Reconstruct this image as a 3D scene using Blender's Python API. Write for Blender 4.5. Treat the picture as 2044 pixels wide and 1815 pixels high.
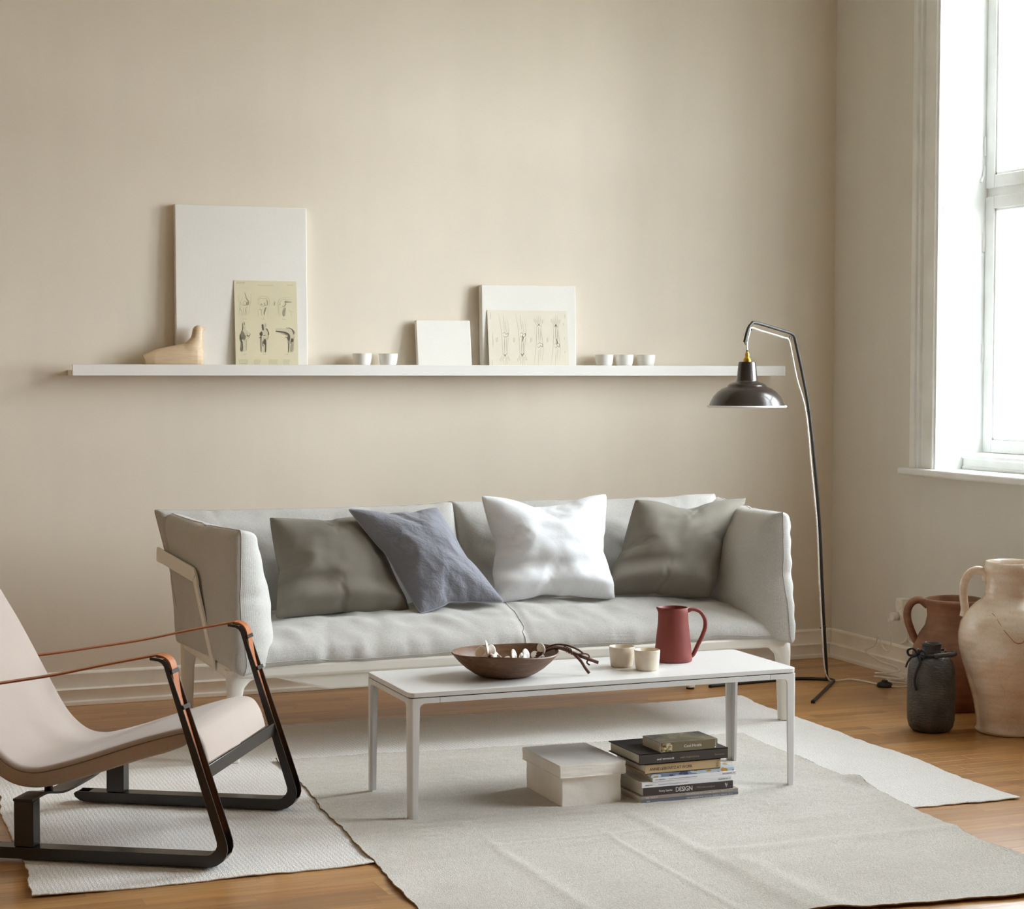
import bpy, bmesh, math, random
import numpy as np
from mathutils import Vector, Matrix, noise, Quaternion
R = math.radians
random.seed(7)
scene = bpy.context.scene
C = scene.collection
for o in list(bpy.data.objects):
    bpy.data.objects.remove(o)

# ------------------------------------------------------------------ camera
cam_d = bpy.data.cameras.new('camera')
cam_d.sensor_fit = 'HORIZONTAL'
cam_d.sensor_width = 36.0
cam_d.lens = 3683.33 / 2044 * 36.0
cam_d.clip_start = 0.05
cam_o = bpy.data.objects.new('camera', cam_d)
C.objects.link(cam_o)
cam_o.matrix_world = (Matrix.Translation((0, 0, 1.25)) @ Matrix.Rotation(-R(21.56567), 4, 'Z')
                      @ Matrix.Rotation(R(90 - 2.62166), 4, 'X') @ Matrix.Rotation(R(0.08396), 4, 'Z'))
scene.camera = cam_o

# ------------------------------------------------------------------ sky, exposure
world = bpy.data.worlds.new('overcast_sky')
scene.world = world
world.use_nodes = True
bg = world.node_tree.nodes['Background']
bg.inputs['Color'].default_value = (0.88, 0.95, 1.0, 1)
bg.inputs['Strength'].default_value = 9.0
scene.view_settings.view_transform = 'Standard'
scene.view_settings.look = 'None'
scene.view_settings.gamma = 1.0
scene.view_settings.use_curve_mapping = False
scene.view_settings.exposure = 2.0
scene.cycles.max_bounces = 14
scene.cycles.diffuse_bounces = 10
scene.cycles.glossy_bounces = 4
scene.cycles.transparent_max_bounces = 12
scene.cycles.sample_clamp_indirect = 8.0
scene.cycles.caustics_reflective = False
scene.cycles.caustics_refractive = False
scene.cycles.use_denoising = True

# room measures (metres)
WY, WX = 6.95, 4.25            # back wall plane, window wall plane
WL, WF, CEIL = -1.55, -1.9, 3.35   # left wall, wall behind the camera, ceiling
WINS = [(4.95, 6.15), (3.30, 4.30)]   # window openings along y
WZ0, WZ1 = 0.86, 2.85
for y0, y1 in WINS:            # light portals that guide the daylight sampling
    ld = bpy.data.lights.new('window_portal', 'AREA')
    ld.shape = 'RECTANGLE'; ld.size = y1 - y0; ld.size_y = WZ1 - WZ0
    ld.cycles.is_portal = True
    lo = bpy.data.objects.new('window_portal', ld); C.objects.link(lo)
    lo.matrix_world = Matrix.Translation((WX + 0.36, (y0 + y1) / 2, (WZ0 + WZ1) / 2)) @ Matrix.Rotation(R(90), 4, 'Y') @ Matrix.Rotation(R(90), 4, 'Z')


# ------------------------------------------------------------------ materials
def srgb(r, g, b):
    f = lambda c: (c / 255 / 12.92) if c / 255 <= 0.04045 else ((c / 255 + 0.055) / 1.055) ** 2.4
    return (f(r), f(g), f(b), 1)

class NT:
    def __init__(s, name):
        s.m = bpy.data.materials.new(name); s.m.use_nodes = True
        s.t = s.m.node_tree; s.n = s.t.nodes; s.l = s.t.links
        s.p = s.n['Principled BSDF']
    def new(s, typ, **kw):
        nd = s.n.new(typ)
        for k, v in kw.items():
            if hasattr(nd, k): setattr(nd, k, v)
            else: nd.inputs[k].default_value = v
        return nd
    def coord(s, which='Object', scale=(1, 1, 1), offset_random=False):
        tc = s.new('ShaderNodeTexCoord'); mp = s.new('ShaderNodeMapping')
        mp.inputs['Scale'].default_value = scale
        s.l.new(tc.outputs[which], mp.inputs['Vector'])
        if offset_random:
            oi = s.new('ShaderNodeObjectInfo'); ge = s.new('ShaderNodeNewGeometry')
            ad = s.new('ShaderNodeMath', operation='ADD'); mu = s.new('ShaderNodeMath', operation='MULTIPLY')
            s.l.new(oi.outputs['Random'], ad.inputs[0]); s.l.new(ge.outputs['Random Per Island'], ad.inputs[1])
            s.l.new(ad.outputs[0], mu.inputs[0]); mu.inputs[1].default_value = 37.0
            cb = s.new('ShaderNodeCombineXYZ')
            for i in range(3): s.l.new(mu.outputs[0], cb.inputs[i])
            s.l.new(cb.outputs[0], mp.inputs['Location'])
            s.rand = ad.outputs[0]
        return mp.outputs[0]
    def noise(s, vec, scale=5, detail=3, rough=.55, dist=0):
        nd = s.new('ShaderNodeTexNoise')
        nd.inputs['Scale'].default_value = scale; nd.inputs['Detail'].default_value = detail
        nd.inputs['Roughness'].default_value = rough; nd.inputs['Distortion'].default_value = dist
        s.l.new(vec, nd.inputs['Vector'])
        return nd.outputs['Fac']
    def wave(s, vec, scale=5, dist=0, axis='X', detail=1, dscale=1):
        nd = s.new('ShaderNodeTexWave'); nd.bands_direction = axis
        nd.inputs['Scale'].default_value = scale; nd.inputs['Distortion'].default_value = dist
        nd.inputs['Detail'].default_value = detail; nd.inputs['Detail Scale'].default_value = dscale
        s.l.new(vec, nd.inputs['Vector'])
        return nd.outputs['Fac']
    def ramp(s, fac, stops):
        nd = s.new('ShaderNodeValToRGB'); cr = nd.color_ramp
        while len(cr.elements) < len(stops): cr.elements.new(0.5)
        for e, (p, c) in zip(cr.elements, stops): e.position = p; e.color = c
        s.l.new(fac, nd.inputs['Fac'])
        return nd.outputs['Color']
    def math(s, op, a, b):
        nd = s.new('ShaderNodeMath', operation=op)
        for i, x in enumerate((a, b)):
            if isinstance(x, (int, float)): nd.inputs[i].default_value = x
            else: s.l.new(x, nd.inputs[i])
        return nd.outputs[0]
    def mix(s, fac, a, b, blend='MIX'):
        nd = s.new('ShaderNodeMix', data_type='RGBA', blend_type=blend)
        for sock, x in ((nd.inputs[0], fac), (nd.inputs[6], a), (nd.inputs[7], b)):
            if isinstance(x, (int, float)): sock.default_value = x
            elif isinstance(x, tuple): sock.default_value = x
            else: s.l.new(x, sock)
        return nd.outputs[2]
    def bump(s, height, strength=.3, dist=.01, prev=None):
        nd = s.new('ShaderNodeBump')
        nd.inputs['Strength'].default_value = strength; nd.inputs['Distance'].default_value = dist
        s.l.new(height, nd.inputs['Height'])
        if prev is not None: s.l.new(prev, nd.inputs['Normal'])
        s.l.new(nd.outputs[0], s.p.inputs['Normal'])
        return nd.outputs[0]
    def color(s, c):
        if isinstance(c, tuple): s.p.inputs['Base Color'].default_value = c
        else: s.l.new(c, s.p.inputs['Base Color'])
    def set(s, **kw):
        for k, v in kw.items(): s.p.inputs[k.replace('_', ' ')].default_value = v
        return s

def shade(c, k): return (min(1, c[0] * k), min(1, c[1] * k), min(1, c[2] * k), 1)

def plain(name, col, rough=.5, metal=0, var=.06, vscale=8, bump=0, bscale=60, coat=0):
    t = NT(name); v = t.coord()
    n = t.noise(v, vscale, 3)
    t.color(t.ramp(n, [(.3, shade(col, 1 - var)), (.7, shade(col, 1 + var))]))
    t.set(Roughness=rough, Metallic=metal)
    if coat: t.set(Coat_Weight=coat, Coat_Roughness=.08)
    if bump: t.bump(t.noise(v, bscale, 4), bump, .004)
    return t.m

def weave(name, col, var=.1, thread=330, strength=.35, crumple=0, cscale=14, melange=.12, sheen=.15):
    t = NT(name); uv = t.coord('UV'); ob = t.coord('Object')
    wx = t.wave(uv, thread / 6.283, 2.5, 'X', 2, 3); wy = t.wave(uv, thread / 6.283, 2.5, 'Y', 2, 3)
    w = t.math('MULTIPLY', wx, wy)
    fine = t.noise(t.coord('UV', (1, .12, 1)), 900, 2); fine2 = t.noise(t.coord('UV', (.12, 1, 1)), 900, 2)
    f = t.math('ADD', t.math('MULTIPLY', fine, .5), t.math('MULTIPLY', fine2, .5))
    base = t.ramp(f, [(.35, shade(col, 1 - melange)), (.65, shade(col, 1 + melange))])
    base = t.mix(t.math('MULTIPLY', w, .25), base, shade(col, 1.25))
    big = t.ramp(t.noise(ob, 5, 3), [(.3, (1 - var, 1 - var, 1 - var, 1)), (.7, (1, 1, 1, 1))])
    t.color(t.mix(1.0, base, big, 'MULTIPLY'))
    t.set(Roughness=.92)
    t.p.inputs['Sheen Weight'].default_value = sheen
    prev = t.bump(w, strength, .0015)
    if crumple:
        c1 = t.noise(uv, cscale, 5, .6, .3)
        rid = t.new('ShaderNodeTexNoise'); rid.noise_type = 'RIDGED_MULTIFRACTAL'
        rid.inputs['Scale'].default_value = cscale * .8; rid.inputs['Detail'].default_value = 3
        t.l.new(uv, rid.inputs['Vector'])
        h = t.math('ADD', c1, t.math('MULTIPLY', rid.outputs['Fac'], .35))
        t.bump(h, crumple, .012, prev)
    return t.m

M = {}
wall_c = srgb(226, 216, 199)
def wall_mat(name, col):
    t = NT(name); v = t.coord()
    n = t.noise(v, 1.3, 4); st = t.noise(t.coord('Object', (3, 3, .5)), 3, 3)
    f = t.math('ADD', t.math('MULTIPLY', n, .6), t.math('MULTIPLY', st, .4))
    t.color(t.ramp(f, [(.35, shade(col, .965)), (.65, shade(col, 1.03))]))
    t.set(Roughness=.7)
    t.bump(t.noise(v, 190, 3), .12, .0012)
    return t.m
M['wall'] = wall_mat('beige_wall_paint', wall_c)
M['wall2'] = wall_mat('fill_tinted_wall_paint', srgb(222, 220, 212))  # same beige paint, paler and cooler to imitate fill light on this wall
M['wall3'] = wall_mat('ochre_bounce_paint', srgb(140, 110, 78))  # unseen wall, ochre invented to bounce warm light into the left side
M['wall4'] = wall_mat('pale_tan_bounce_paint', srgb(176, 156, 128))  # unseen left wall, tan picked to bounce fill onto the window wall
M['ceiling'] = plain('white_ceiling_paint', srgb(222, 218, 208), .8)
M['trim'] = plain('cream_trim_paint', srgb(244, 240, 230), .42, bump=.04, bscale=40)
M['white'] = plain('white_window_paint', srgb(236, 238, 236), .4, bump=.03, bscale=30)
M['shelf'] = plain('white_shelf_lacquer', srgb(233, 231, 226), .38, var=.01)
M['canvas'] = weave('primed_white_canvas', srgb(236, 233, 226), .03, 900, .15, melange=.03, sheen=0)
M['lacquer'] = plain('white_table_lacquer', srgb(221, 220, 218), .36, var=.01, vscale=20)
M['lacquer2'] = plain('white_frame_lacquer', srgb(233, 229, 220), .4, var=.01)
M['linen'] = weave('grey_beige_linen_weave', srgb(192, 190, 185), .06, 880, .32, .30, 9, .16)
M['olive'] = weave('olive_grey_cotton', srgb(124, 118, 106), .1, 1300, .2, .2, 7, .08)
M['blue'] = weave('crinkled_blue_grey_linen', srgb(126, 127, 136), .08, 1400, .2, .7, 24, .08)
M['whitelinen'] = weave('white_linen', srgb(224, 226, 229), .03, 1500, .15, .3, 9, .04)
M['thread'] = plain('grey_stitching_thread', srgb(178, 175, 169), .95)
M['thread_blue'] = plain('blue_grey_selvedge', srgb(146, 148, 158), .9)
M['thread_olive'] = plain('olive_seam', srgb(112, 107, 96), .95)
M['thread_white'] = plain('white_seam', srgb(214, 216, 219), .95)
M['chairfab'] = weave('pinkish_beige_wool_felt', srgb(182, 168, 158), .05, 1200, .12, 0, 9, .05, .25)
M['chairseam'] = plain('brown_stitching', srgb(120, 96, 82), .8)
M['leather'] = plain('tan_saddle_leather', srgb(168, 98, 50), .5, var=.14, vscale=14, bump=.1, bscale=150)
M['black'] = plain('dark_brown_black_lacquer', srgb(42, 36, 32), .27, var=.05)
M['blackrub'] = plain('black_rubber', srgb(26, 25, 24), .6)
M['steel'] = plain('dark_grey_steel_tube', srgb(50, 46, 42), .5, 0, .08)
M['steel'].node_tree.nodes['Principled BSDF'].inputs['Specular IOR Level'].default_value = .3
M['shadeblk'] = plain('black_brown_enamel', srgb(46, 38, 34), .26, var=.03, coat=.25)
M['shadewht'] = plain('white_enamel', srgb(240, 240, 236), .35, var=.01)
M['brass'] = plain('brushed_brass', srgb(206, 158, 62), .3, 1.0, .08)
M['cord'] = plain('white_twisted_textile_cord', srgb(236, 233, 226), .8)
M['plastic'] = plain('ivory_plastic', srgb(240, 236, 224), .4, var=.02)
M['plugw'] = plain('white_plastic', srgb(235, 233, 228), .4, var=.02)
M['rope'] = plain('black_leather_cord', srgb(30, 28, 28), .7)
M['box'] = plain('cream_canvas_cloth', srgb(244, 238, 230), .85, var=.05, vscale=10, bump=.35, bscale=45)
M['cupbeige'] = plain('beige_stoneware_glaze', srgb(226, 214, 194), .35, var=.06, vscale=60, coat=.2)
M['cupwhite'] = plain('white_porcelain', srgb(240, 239, 235), .3, var=.01)
M['jug'] = plain('matte_brick_red_clay', srgb(130, 58, 50), .6, var=.05, vscale=30, bump=.05, bscale=300)
M['petal'] = plain('white_waxy_petal', srgb(244, 240, 232), .55, var=.03)
M['vine'] = plain('brown_vine_bark', srgb(92, 56, 40), .65, var=.25, vscale=60, bump=.4, bscale=120)
M['bird'] = None

def wood(name, c1, c2, c3, scale=(3, 60, 60), rough=.45, rnd=False, spec=.5):
    t = NT(name); v = t.coord('Object', scale, rnd)
    n = t.noise(v, 1.0, 4, .6, .8); n2 = t.noise(v, 4.0, 3)
    f = t.math('ADD', t.math('MULTIPLY', n, .7), t.math('MULTIPLY', n2, .3))
    col = t.ramp(f, [(.25, c1), (.5, c2), (.75, c3)])
    if rnd:
        fr = t.math('FRACT', t.math('MULTIPLY', t.rand, 7.13), 0)
        tint = t.ramp(fr, [(0, (.68, .60, .52, 1)), (.3, (.85, .79, .72, 1)), (.6, (1, .97, .90, 1)), (.85, (1.0, .9, .78, 1)), (1, (.8, .66, .55, 1))])
        col = t.mix(1.0, col, tint, 'MULTIPLY')
    t.color(col); t.set(Roughness=rough)
    if rnd: t.set(Coat_Weight=.3, Coat_Roughness=.22)
    t.bump(f, .06, .001)
    return t.m
M['plank'] = wood('oak_parquet', srgb(152, 110, 62), srgb(185, 140, 86), srgb(206, 163, 110), (2.2, 45, 45), .33, True)
M['bird'] = wood('pale_alder_wood', srgb(200, 170, 134), srgb(213, 188, 153), srgb(224, 203, 172), (8, 40, 130), .5)
M['bowl'] = wood('dark_walnut_wood', srgb(70, 48, 32), srgb(106, 74, 50), srgb(138, 104, 74), (14, 40, 60), .48)

def rug_mat(name, c_lo, c_hi, kind):
    t = NT(name); v = t.coord()
    if kind == 'knit':
        w1 = t.wave(t.coord('Object', (1, 1, 1)), 26, 6, 'X', 3, 6); w2 = t.wave(v, 34, 8, 'DIAGONAL', 3, 8)
        h = t.math('ADD', t.math('MULTIPLY', t.math('MULTIPLY', w1, w2), .6), t.math('MULTIPLY', t.noise(v, 260, 3), .6))
    else:
        w1 = t.wave(t.coord('Object', (1, .25, 1)), 110, 5, 'X', 3, 5)
        h = t.math('ADD', t.math('MULTIPLY', w1, .45), t.math('MULTIPLY', t.noise(t.coord('Object', (1, .35, 1)), 300, 3), .6))
    strip = t.noise(t.coord('Object', (3, 22, 1) if kind != 'knit' else (4, 30, 1)), 1, 3)
    blot = t.noise(v, 3.5, 4)
    fl = t.noise(v, 420, 2)
    col = t.ramp(h, [(.2, c_lo), (.62, c_hi)])
    col = t.mix(t.math('MULTIPLY', strip, .25), col, shade(c_lo, .96))
    col = t.mix(t.ramp(blot, [(.45, (0, 0, 0, 1)), (.75, (.25, .25, .25, 1))]), col, shade(c_lo, .9))
    speck = t.ramp(fl, [(.66, (0, 0, 0, 1)), (.74, (1, 1, 1, 1))])
    col = t.mix(t.math('MULTIPLY', speck, .35), col, srgb(120, 100, 78))
    t.color(col); t.set(Roughness=.95); t.p.inputs['Sheen Weight'].default_value = .2
    t.bump(h, .6 if kind == 'knit' else .65, .006 if kind == 'knit' else .004)
    return t.m
M['rug1'] = rug_mat('chunky_off_white_wool', srgb(232, 228, 221), srgb(255, 254, 252), 'knit')
M['rug2'] = rug_mat('flat_woven_linen', srgb(180, 171, 157), srgb(238, 235, 228), 'flat')
M['rugedge'] = plain('brown_rug_underside_yarn', srgb(140, 112, 80), .95, var=.2, vscale=80)

def terracotta():
    t = NT('weathered_terracotta'); v = t.coord()
    n = t.noise(v, 9, 5, .6); n2 = t.noise(t.coord('Object', (2, 2, 22)), 2, 3)
    col = t.ramp(t.math('ADD', t.math('MULTIPLY', n, .6), t.math('MULTIPLY', n2, .4)),
                 [(.3, srgb(100, 66, 48)), (.5, srgb(134, 90, 66)), (.72, srgb(152, 112, 88))])
    g = t.ramp(t.noise(v, 7, 4), [(.5, (0, 0, 0, 1)), (.68, (.8, .8, .8, 1))])
    sep = t.new('ShaderNodeSeparateXYZ'); tc = t.new('ShaderNodeTexCoord'); t.l.new(tc.outputs['Object'], sep.inputs[0])
    rim = t.ramp(t.math('MULTIPLY', sep.outputs['Z'], 2.3), [(.66, (.12, .12, .12, 1)), (.9, (.8, .8, .8, 1))])
    col = t.mix(t.mix(1.0, g, rim, 'MULTIPLY'), col, srgb(112, 114, 80))
    t.color(col); t.set(Roughness=.75); t.bump(t.noise(v, 60, 5), .25, .004)
    return t.m
M['terra'] = terracotta()
def urn_mat():
    t = NT('cream_crackled_glaze'); v = t.coord()
    n = t.noise(t.coord('Object', (3, 3, 9)), 2, 4)
    col = t.ramp(n, [(.3, srgb(218, 192, 168)), (.55, srgb(233, 216, 196)), (.75, srgb(240, 230, 214))])
    vo = t.new('ShaderNodeTexVoronoi'); vo.feature = 'DISTANCE_TO_EDGE'; vo.inputs['Scale'].default_value = 55
    t.l.new(v, vo.inputs['Vector'])
    cr = t.ramp(vo.outputs['Distance'], [(0, (.82, .82, .82, 1)), (.03, (1, 1, 1, 1))])
    t.color(t.mix(1.0, col, cr, 'MULTIPLY'))
    t.set(Roughness=.2); t.set(Coat_Weight=.8, Coat_Roughness=.05)
    t.bump(t.wave(t.coord('Object', (1, 1, 1)), 14, 2, 'Z', 2, 2), .12, .003)
    return t.m
M['urn'] = urn_mat()
def darkvase():
    t = NT('charcoal_ribbed_glaze'); v = t.coord()
    n = t.noise(v, 14, 5)
    col = t.ramp(n, [(.3, srgb(50, 48, 46)), (.6, srgb(78, 75, 71)), (.8, srgb(98, 95, 90))])
    t.color(col); t.set(Roughness=.42)
    vo = t.new('ShaderNodeTexVoronoi'); vo.inputs['Scale'].default_value = 120
    t.l.new(t.coord('Object', (.55, .55, 1.6)), vo.inputs['Vector'])
    t.bump(vo.outputs['Distance'], .5, .004)
    return t.m
M['darkvase'] = darkvase()
M['paper'] = plain('aged_cream_paper', srgb(220, 211, 180), .8, var=.03, vscale=6)
M['paper2'] = plain('ivory_paper', srgb(228, 222, 204), .8, var=.03, vscale=6)
M['ink'] = plain('dark_print_ink', srgb(92, 86, 74), .8, var=.3, vscale=120)
M['ink2'] = plain('soft_print_ink', srgb(168, 160, 136), .8, var=.1, vscale=120)
M['ink3'] = plain('mid_print_ink', srgb(134, 126, 106), .8, var=.25, vscale=120)
M['bone'] = plain('pale_print_tone', srgb(206, 197, 168), .8, var=.06, vscale=60)
def pages():
    t = NT('book_page_block'); w = t.wave(t.coord(), 210, .6, 'Z', 2, 4)
    t.color(t.ramp(w, [(.1, srgb(176, 168, 152)), (.6, srgb(232, 227, 214))])); t.set(Roughness=.85)
    return t.m
M['pages'] = pages()
def glass():
    t = NT('window_glass')
    tr = t.new('ShaderNodeBsdfTransparent'); gl = t.new('ShaderNodeBsdfGlossy'); gl.inputs['Roughness'].default_value = .02
    fr = t.new('ShaderNodeFresnel'); fr.inputs['IOR'].default_value = 1.45
    mx = t.new('ShaderNodeMixShader')
    t.l.new(t.math('MULTIPLY', fr.outputs[0], .6), mx.inputs[0]); t.l.new(tr.outputs[0], mx.inputs[1]); t.l.new(gl.outputs[0], mx.inputs[2])
    t.l.new(mx.outputs[0], t.n['Material Output'].inputs['Surface'])
    return t.m
M['glass'] = glass()

# ------------------------------------------------------------------ mesh helpers
class MB:
    def __init__(s): s.v = []; s.f = []
    def add(s, V, F):
        b = len(s.v); s.v += [tuple(p) for p in V]; s.f += [[i + b for i in q] for q in F]; return s
    def box(s, x0, x1, y0, y1, z0, z1):
        V = [(x, y, z) for z in (z0, z1) for y in (y0, y1) for x in (x0, x1)]
        return s.add(V, [(0, 2, 3, 1), (4, 5, 7, 6), (0, 1, 5, 4), (2, 6, 7, 3), (0, 4, 6, 2), (1, 3, 7, 5)])
    def prism(s, poly, d0, d1, axis='y'):
        # poly: list of 2-D points, extruded between d0 and d1 along axis
        n = len(poly)
        def P(a, b, d): return {'y': (a, d, b), 'x': (d, a, b), 'z': (a, b, d)}[axis]
        V = [P(a, b, d0) for a, b in poly] + [P(a, b, d1) for a, b in poly]
        F = [list(range(n))[::-1], [n + i for i in range(n)]] + [[i, (i + 1) % n, n + (i + 1) % n, n + i] for i in range(n)]
        return s.add(V, F)
    def lathe(s, prof, seg=48, c=(0, 0, 0), sx=1, sy=1, wob=None):
        V = []; F = []; n = len(prof)
        for r, z in prof:
            for k in range(seg):
                a = 2 * math.pi * k / seg
                dz = wob(a, r, z) if wob else 0
                V.append((c[0] + r * sx * math.cos(a), c[1] + r * sy * math.sin(a), c[2] + z + dz))
        for i in range(n - 1):
            for k in range(seg):
                k2 = (k + 1) % seg
                F.append((i * seg + k, i * seg + k2, (i + 1) * seg + k2, (i + 1) * seg + k))
        return s.add(V, F)
    def tube(s, pts, r, seg=10, closed=False, cap=True, flat=1.0):
        pts = [Vector(p) for p in pts]; n = len(pts)
        rr = r if isinstance(r, (list, tuple)) else [r] * n
        V = []; F = []; nrm = None
        for i, p in enumerate(pts):
            a = pts[(i - 1) % n] if (closed or i > 0) else p
            b = pts[(i + 1) % n] if (closed or i < n - 1) else p
            t = (b - a).normalized()
            if nrm is None:
                nrm = t.orthogonal().normalized() if abs(t.z) > .9 else t.cross(Vector((0, 0, 1))).cross(t).normalized()
            else:
                nrm = (nrm - t * nrm.dot(t))
                nrm = nrm.normalized() if nrm.length > 1e-6 else t.orthogonal().normalized()
            bi = t.cross(nrm)
            for k in range(seg):
                an = 2 * math.pi * k / seg
                V.append(p + (nrm * math.cos(an) * flat + bi * math.sin(an)) * rr[i])
        m = n if closed else n - 1
        for i in range(m):
            for k in range(seg):
                k2 = (k + 1) % seg; j = (i + 1) % n
                F.append((i * seg + k, i * seg + k2, j * seg + k2, j * seg + k))
        if not closed and cap:
            F.append(list(range(seg))[::-1]); F.append([(n - 1) * seg + k for k in range(seg)])
        return s.add(V, F)
    def ribbon(s, pts, t0, t1, th, axis_t=(0, 1, 0)):
        # flat strap: path of (a, c) points in the plane normal to axis_t, between t0 and t1
        n = len(pts); V = []; F = []
        for i, (a, c) in enumerate(pts):
            a0, c0 = pts[max(0, i - 1)]; a1, c1 = pts[min(n - 1, i + 1)]
            L = math.hypot(a1 - a0, c1 - c0); nx, nz = -(c1 - c0) / L, (a1 - a0) / L
            for t, sg in ((t0, 1), (t1, 1), (t1, -1), (t0, -1)):
                V.append((a + nx * sg * th / 2, t, c + nz * sg * th / 2))
        for i in range(n - 1):
            for k in range(4):
                k2 = (k + 1) % 4
                F.append((i * 4 + k, (i + 1) * 4 + k, (i + 1) * 4 + k2, i * 4 + k2))
        F.append([0, 1, 2, 3]); F.append([(n - 1) * 4 + k for k in (3, 2, 1, 0)])
        return s.add(V, F)
    def build(s, name, mat, parent=None, loc=None, bevel=0, bseg=2, smooth=None, subsurf=0, world=False, kind=None, label=None):
        me = bpy.data.meshes.new(name); me.from_pydata(s.v, [], s.f)
        bm = bmesh.new(); bm.from_mesh(me); bmesh.ops.recalc_face_normals(bm, faces=bm.faces); bm.to_mesh(me); bm.free()
        return link(name, me, mat, parent, loc, bevel, bseg, smooth, subsurf, world, kind, label)

def link(name, me, mat, parent=None, loc=None, bevel=0, bseg=2, smooth=None, subsurf=0, world=False, kind=None, label=None):
    o = bpy.data.objects.new(name, me); C.objects.link(o)
    if mat is not None: me.materials.append(M[mat] if isinstance(mat, str) else mat)
    if smooth is not None:
        for p in me.polygons: p.use_smooth = True
        if smooth < 180: me.set_sharp_from_angle(angle=R(smooth))
    if parent is not None:
        o.parent = parent
        if world: o.location = -Vector(parent.location)
    if loc is not None: o.location = loc
    if bevel:
        b = o.modifiers.new('bevel', 'BEVEL'); b.width = bevel; b.segments = bseg; b.limit_method = 'ANGLE'; b.angle_limit = R(35)
        b.harden_normals = False
        for p in me.polygons: p.use_smooth = True
        me.set_sharp_from_angle(angle=R(50))
    if subsurf:
        m = o.modifiers.new('subsurf', 'SUBSURF'); m.levels = subsurf; m.render_levels = subsurf
    if kind: o['kind'] = kind
    if label: o['label'] = label
    return o

def tag(o, label, cat, group=None):
    o['label'] = label; o['category'] = cat
    if group: o['group'] = group
    return o
def thing(name, label, cat, loc=(0, 0, 0), rz=0, group=None):
    o = bpy.data.objects.new(name, None); C.objects.link(o)
    o.empty_display_size = .05
    o.location = loc; o.rotation_euler = (0, 0, rz)
    return tag(o, label, cat, group)
def struct(o): o['kind'] = 'structure'; return o

def spline(pts, n=8, closed=False):
    # Catmull-Rom through 2-D or 3-D points
    P = [Vector(p) for p in pts]; out = []; m = len(P)
    rng = range(m if closed else m - 1)
    for i in rng:
        p0 = P[(i - 1) % m] if (closed or i > 0) else P[i] * 2 - P[i + 1]
        p1, p2 = P[i], P[(i + 1) % m]
        p3 = P[(i + 2) % m] if (closed or i < m - 2) else P[i + 1] * 2 - P[i]
        for k in range(n):
            t = k / n
            out.append(.5 * ((2 * p1) + (p2 - p0) * t + (2 * p0 - 5 * p1 + 4 * p2 - p3) * t * t + (3 * p1 - p0 - 3 * p2 + p3) * t ** 3))
    if not closed: out.append(P[-1])
    return out
def fillet_path(pts, r, n=6):
    # polyline with rounded corners (3-D)
    P = [Vector(p) for p in pts]; out = [P[0]]
    for i in range(1, len(P) - 1):
        rad = r[i - 1] if isinstance(r, (list, tuple)) else r
        a = (P[i - 1] - P[i]); b = (P[i + 1] - P[i])
        d = min(rad, a.length * .49, b.length * .49)
        p1 = P[i] + a.normalized() * d; p2 = P[i] + b.normalized() * d
        for k in range(n + 1):
            t = k / n
            out.append(p1 * (1 - t) ** 2 + P[i] * 2 * t * (1 - t) + p2 * t * t)
    out.append(P[-1])
    return out
def text_mesh(body, size, spacing=1.0, extrude=.0002, align='LEFT', shear=0):
    cu = bpy.data.curves.new('lettering', 'FONT'); cu.body = body; cu.size = size
    cu.extrude = extrude; cu.align_x = align; cu.space_character = spacing; cu.resolution_u = 2; cu.shear = shear
    o = bpy.data.objects.new('lettering', cu); C.objects.link(o)
    dg = bpy.context.evaluated_depsgraph_get()
    me = bpy.data.meshes.new_from_object(o.evaluated_get(dg))
    bpy.data.objects.remove(o); bpy.data.curves.remove(cu)
    return me

# ================================================================== ROOM
fl = struct(MB().box(WL - .2, WX + .2, WF - .2, WY + .2, -.12, -.0035).build('floor', 'plank'))
PW = .0605
plank_me = {}
def plank_geo(L, W=PW):
    c = .0003; g = .0001; z = 0; b = -.0034
    x0, x1, y0, y1 = g, L - g, g, W - g
    V = [(x0, y0, b), (x1, y0, b), (x1, y1, b), (x0, y1, b), (x0, y0, z - c * .6), (x1, y0, z - c * .6), (x1, y1, z - c * .6), (x0, y1, z - c * .6),
         (x0 + c, y0 + c, z), (x1 - c, y0 + c, z), (x1 - c, y1 - c, z), (x0 + c, y1 - c, z)]
    F = [(8, 9, 10, 11)] + [(i, (i + 1) % 4, 4 + (i + 1) % 4, 4 + i) for i in range(4)] + [(4 + i, 4 + (i + 1) % 4, 8 + (i + 1) % 4, 8 + i) for i in range(4)]
    return V, F
rug1_poly = [(0.56, 4.45), (3.31, 4.43), (3.36, 6.17), (0.63, 6.26)]
rug2_poly = [(1.39, 3.85), (2.86, 3.62), (2.98, 4.42), (3.02, 5.5), (1.46, 5.66)]
def inside(p, poly):
    r = False; n = len(poly)
    for i in range(n):
        (x1, y1), (x2, y2) = poly[i], poly[(i + 1) % n]
        if (y1 > p[1]) != (y2 > p[1]) and p[0] < (x2 - x1) * (p[1] - y1) / (y2 - y1) + x1: r = not r
    return r
camM = cam_o.matrix_world.inverted()
def in_view(p, m=40):
    q = camM @ Vector(p)
    if q.z > -.1: return False
    x = 3683.33 * q.x / -q.z; y = 3683.33 * q.y / -q.z
    return abs(x) < 1022 + m and abs(y) < 907 + m
rest = MB(); cand = []
rnd = random.Random(3)
row = 0; y = WF
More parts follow.
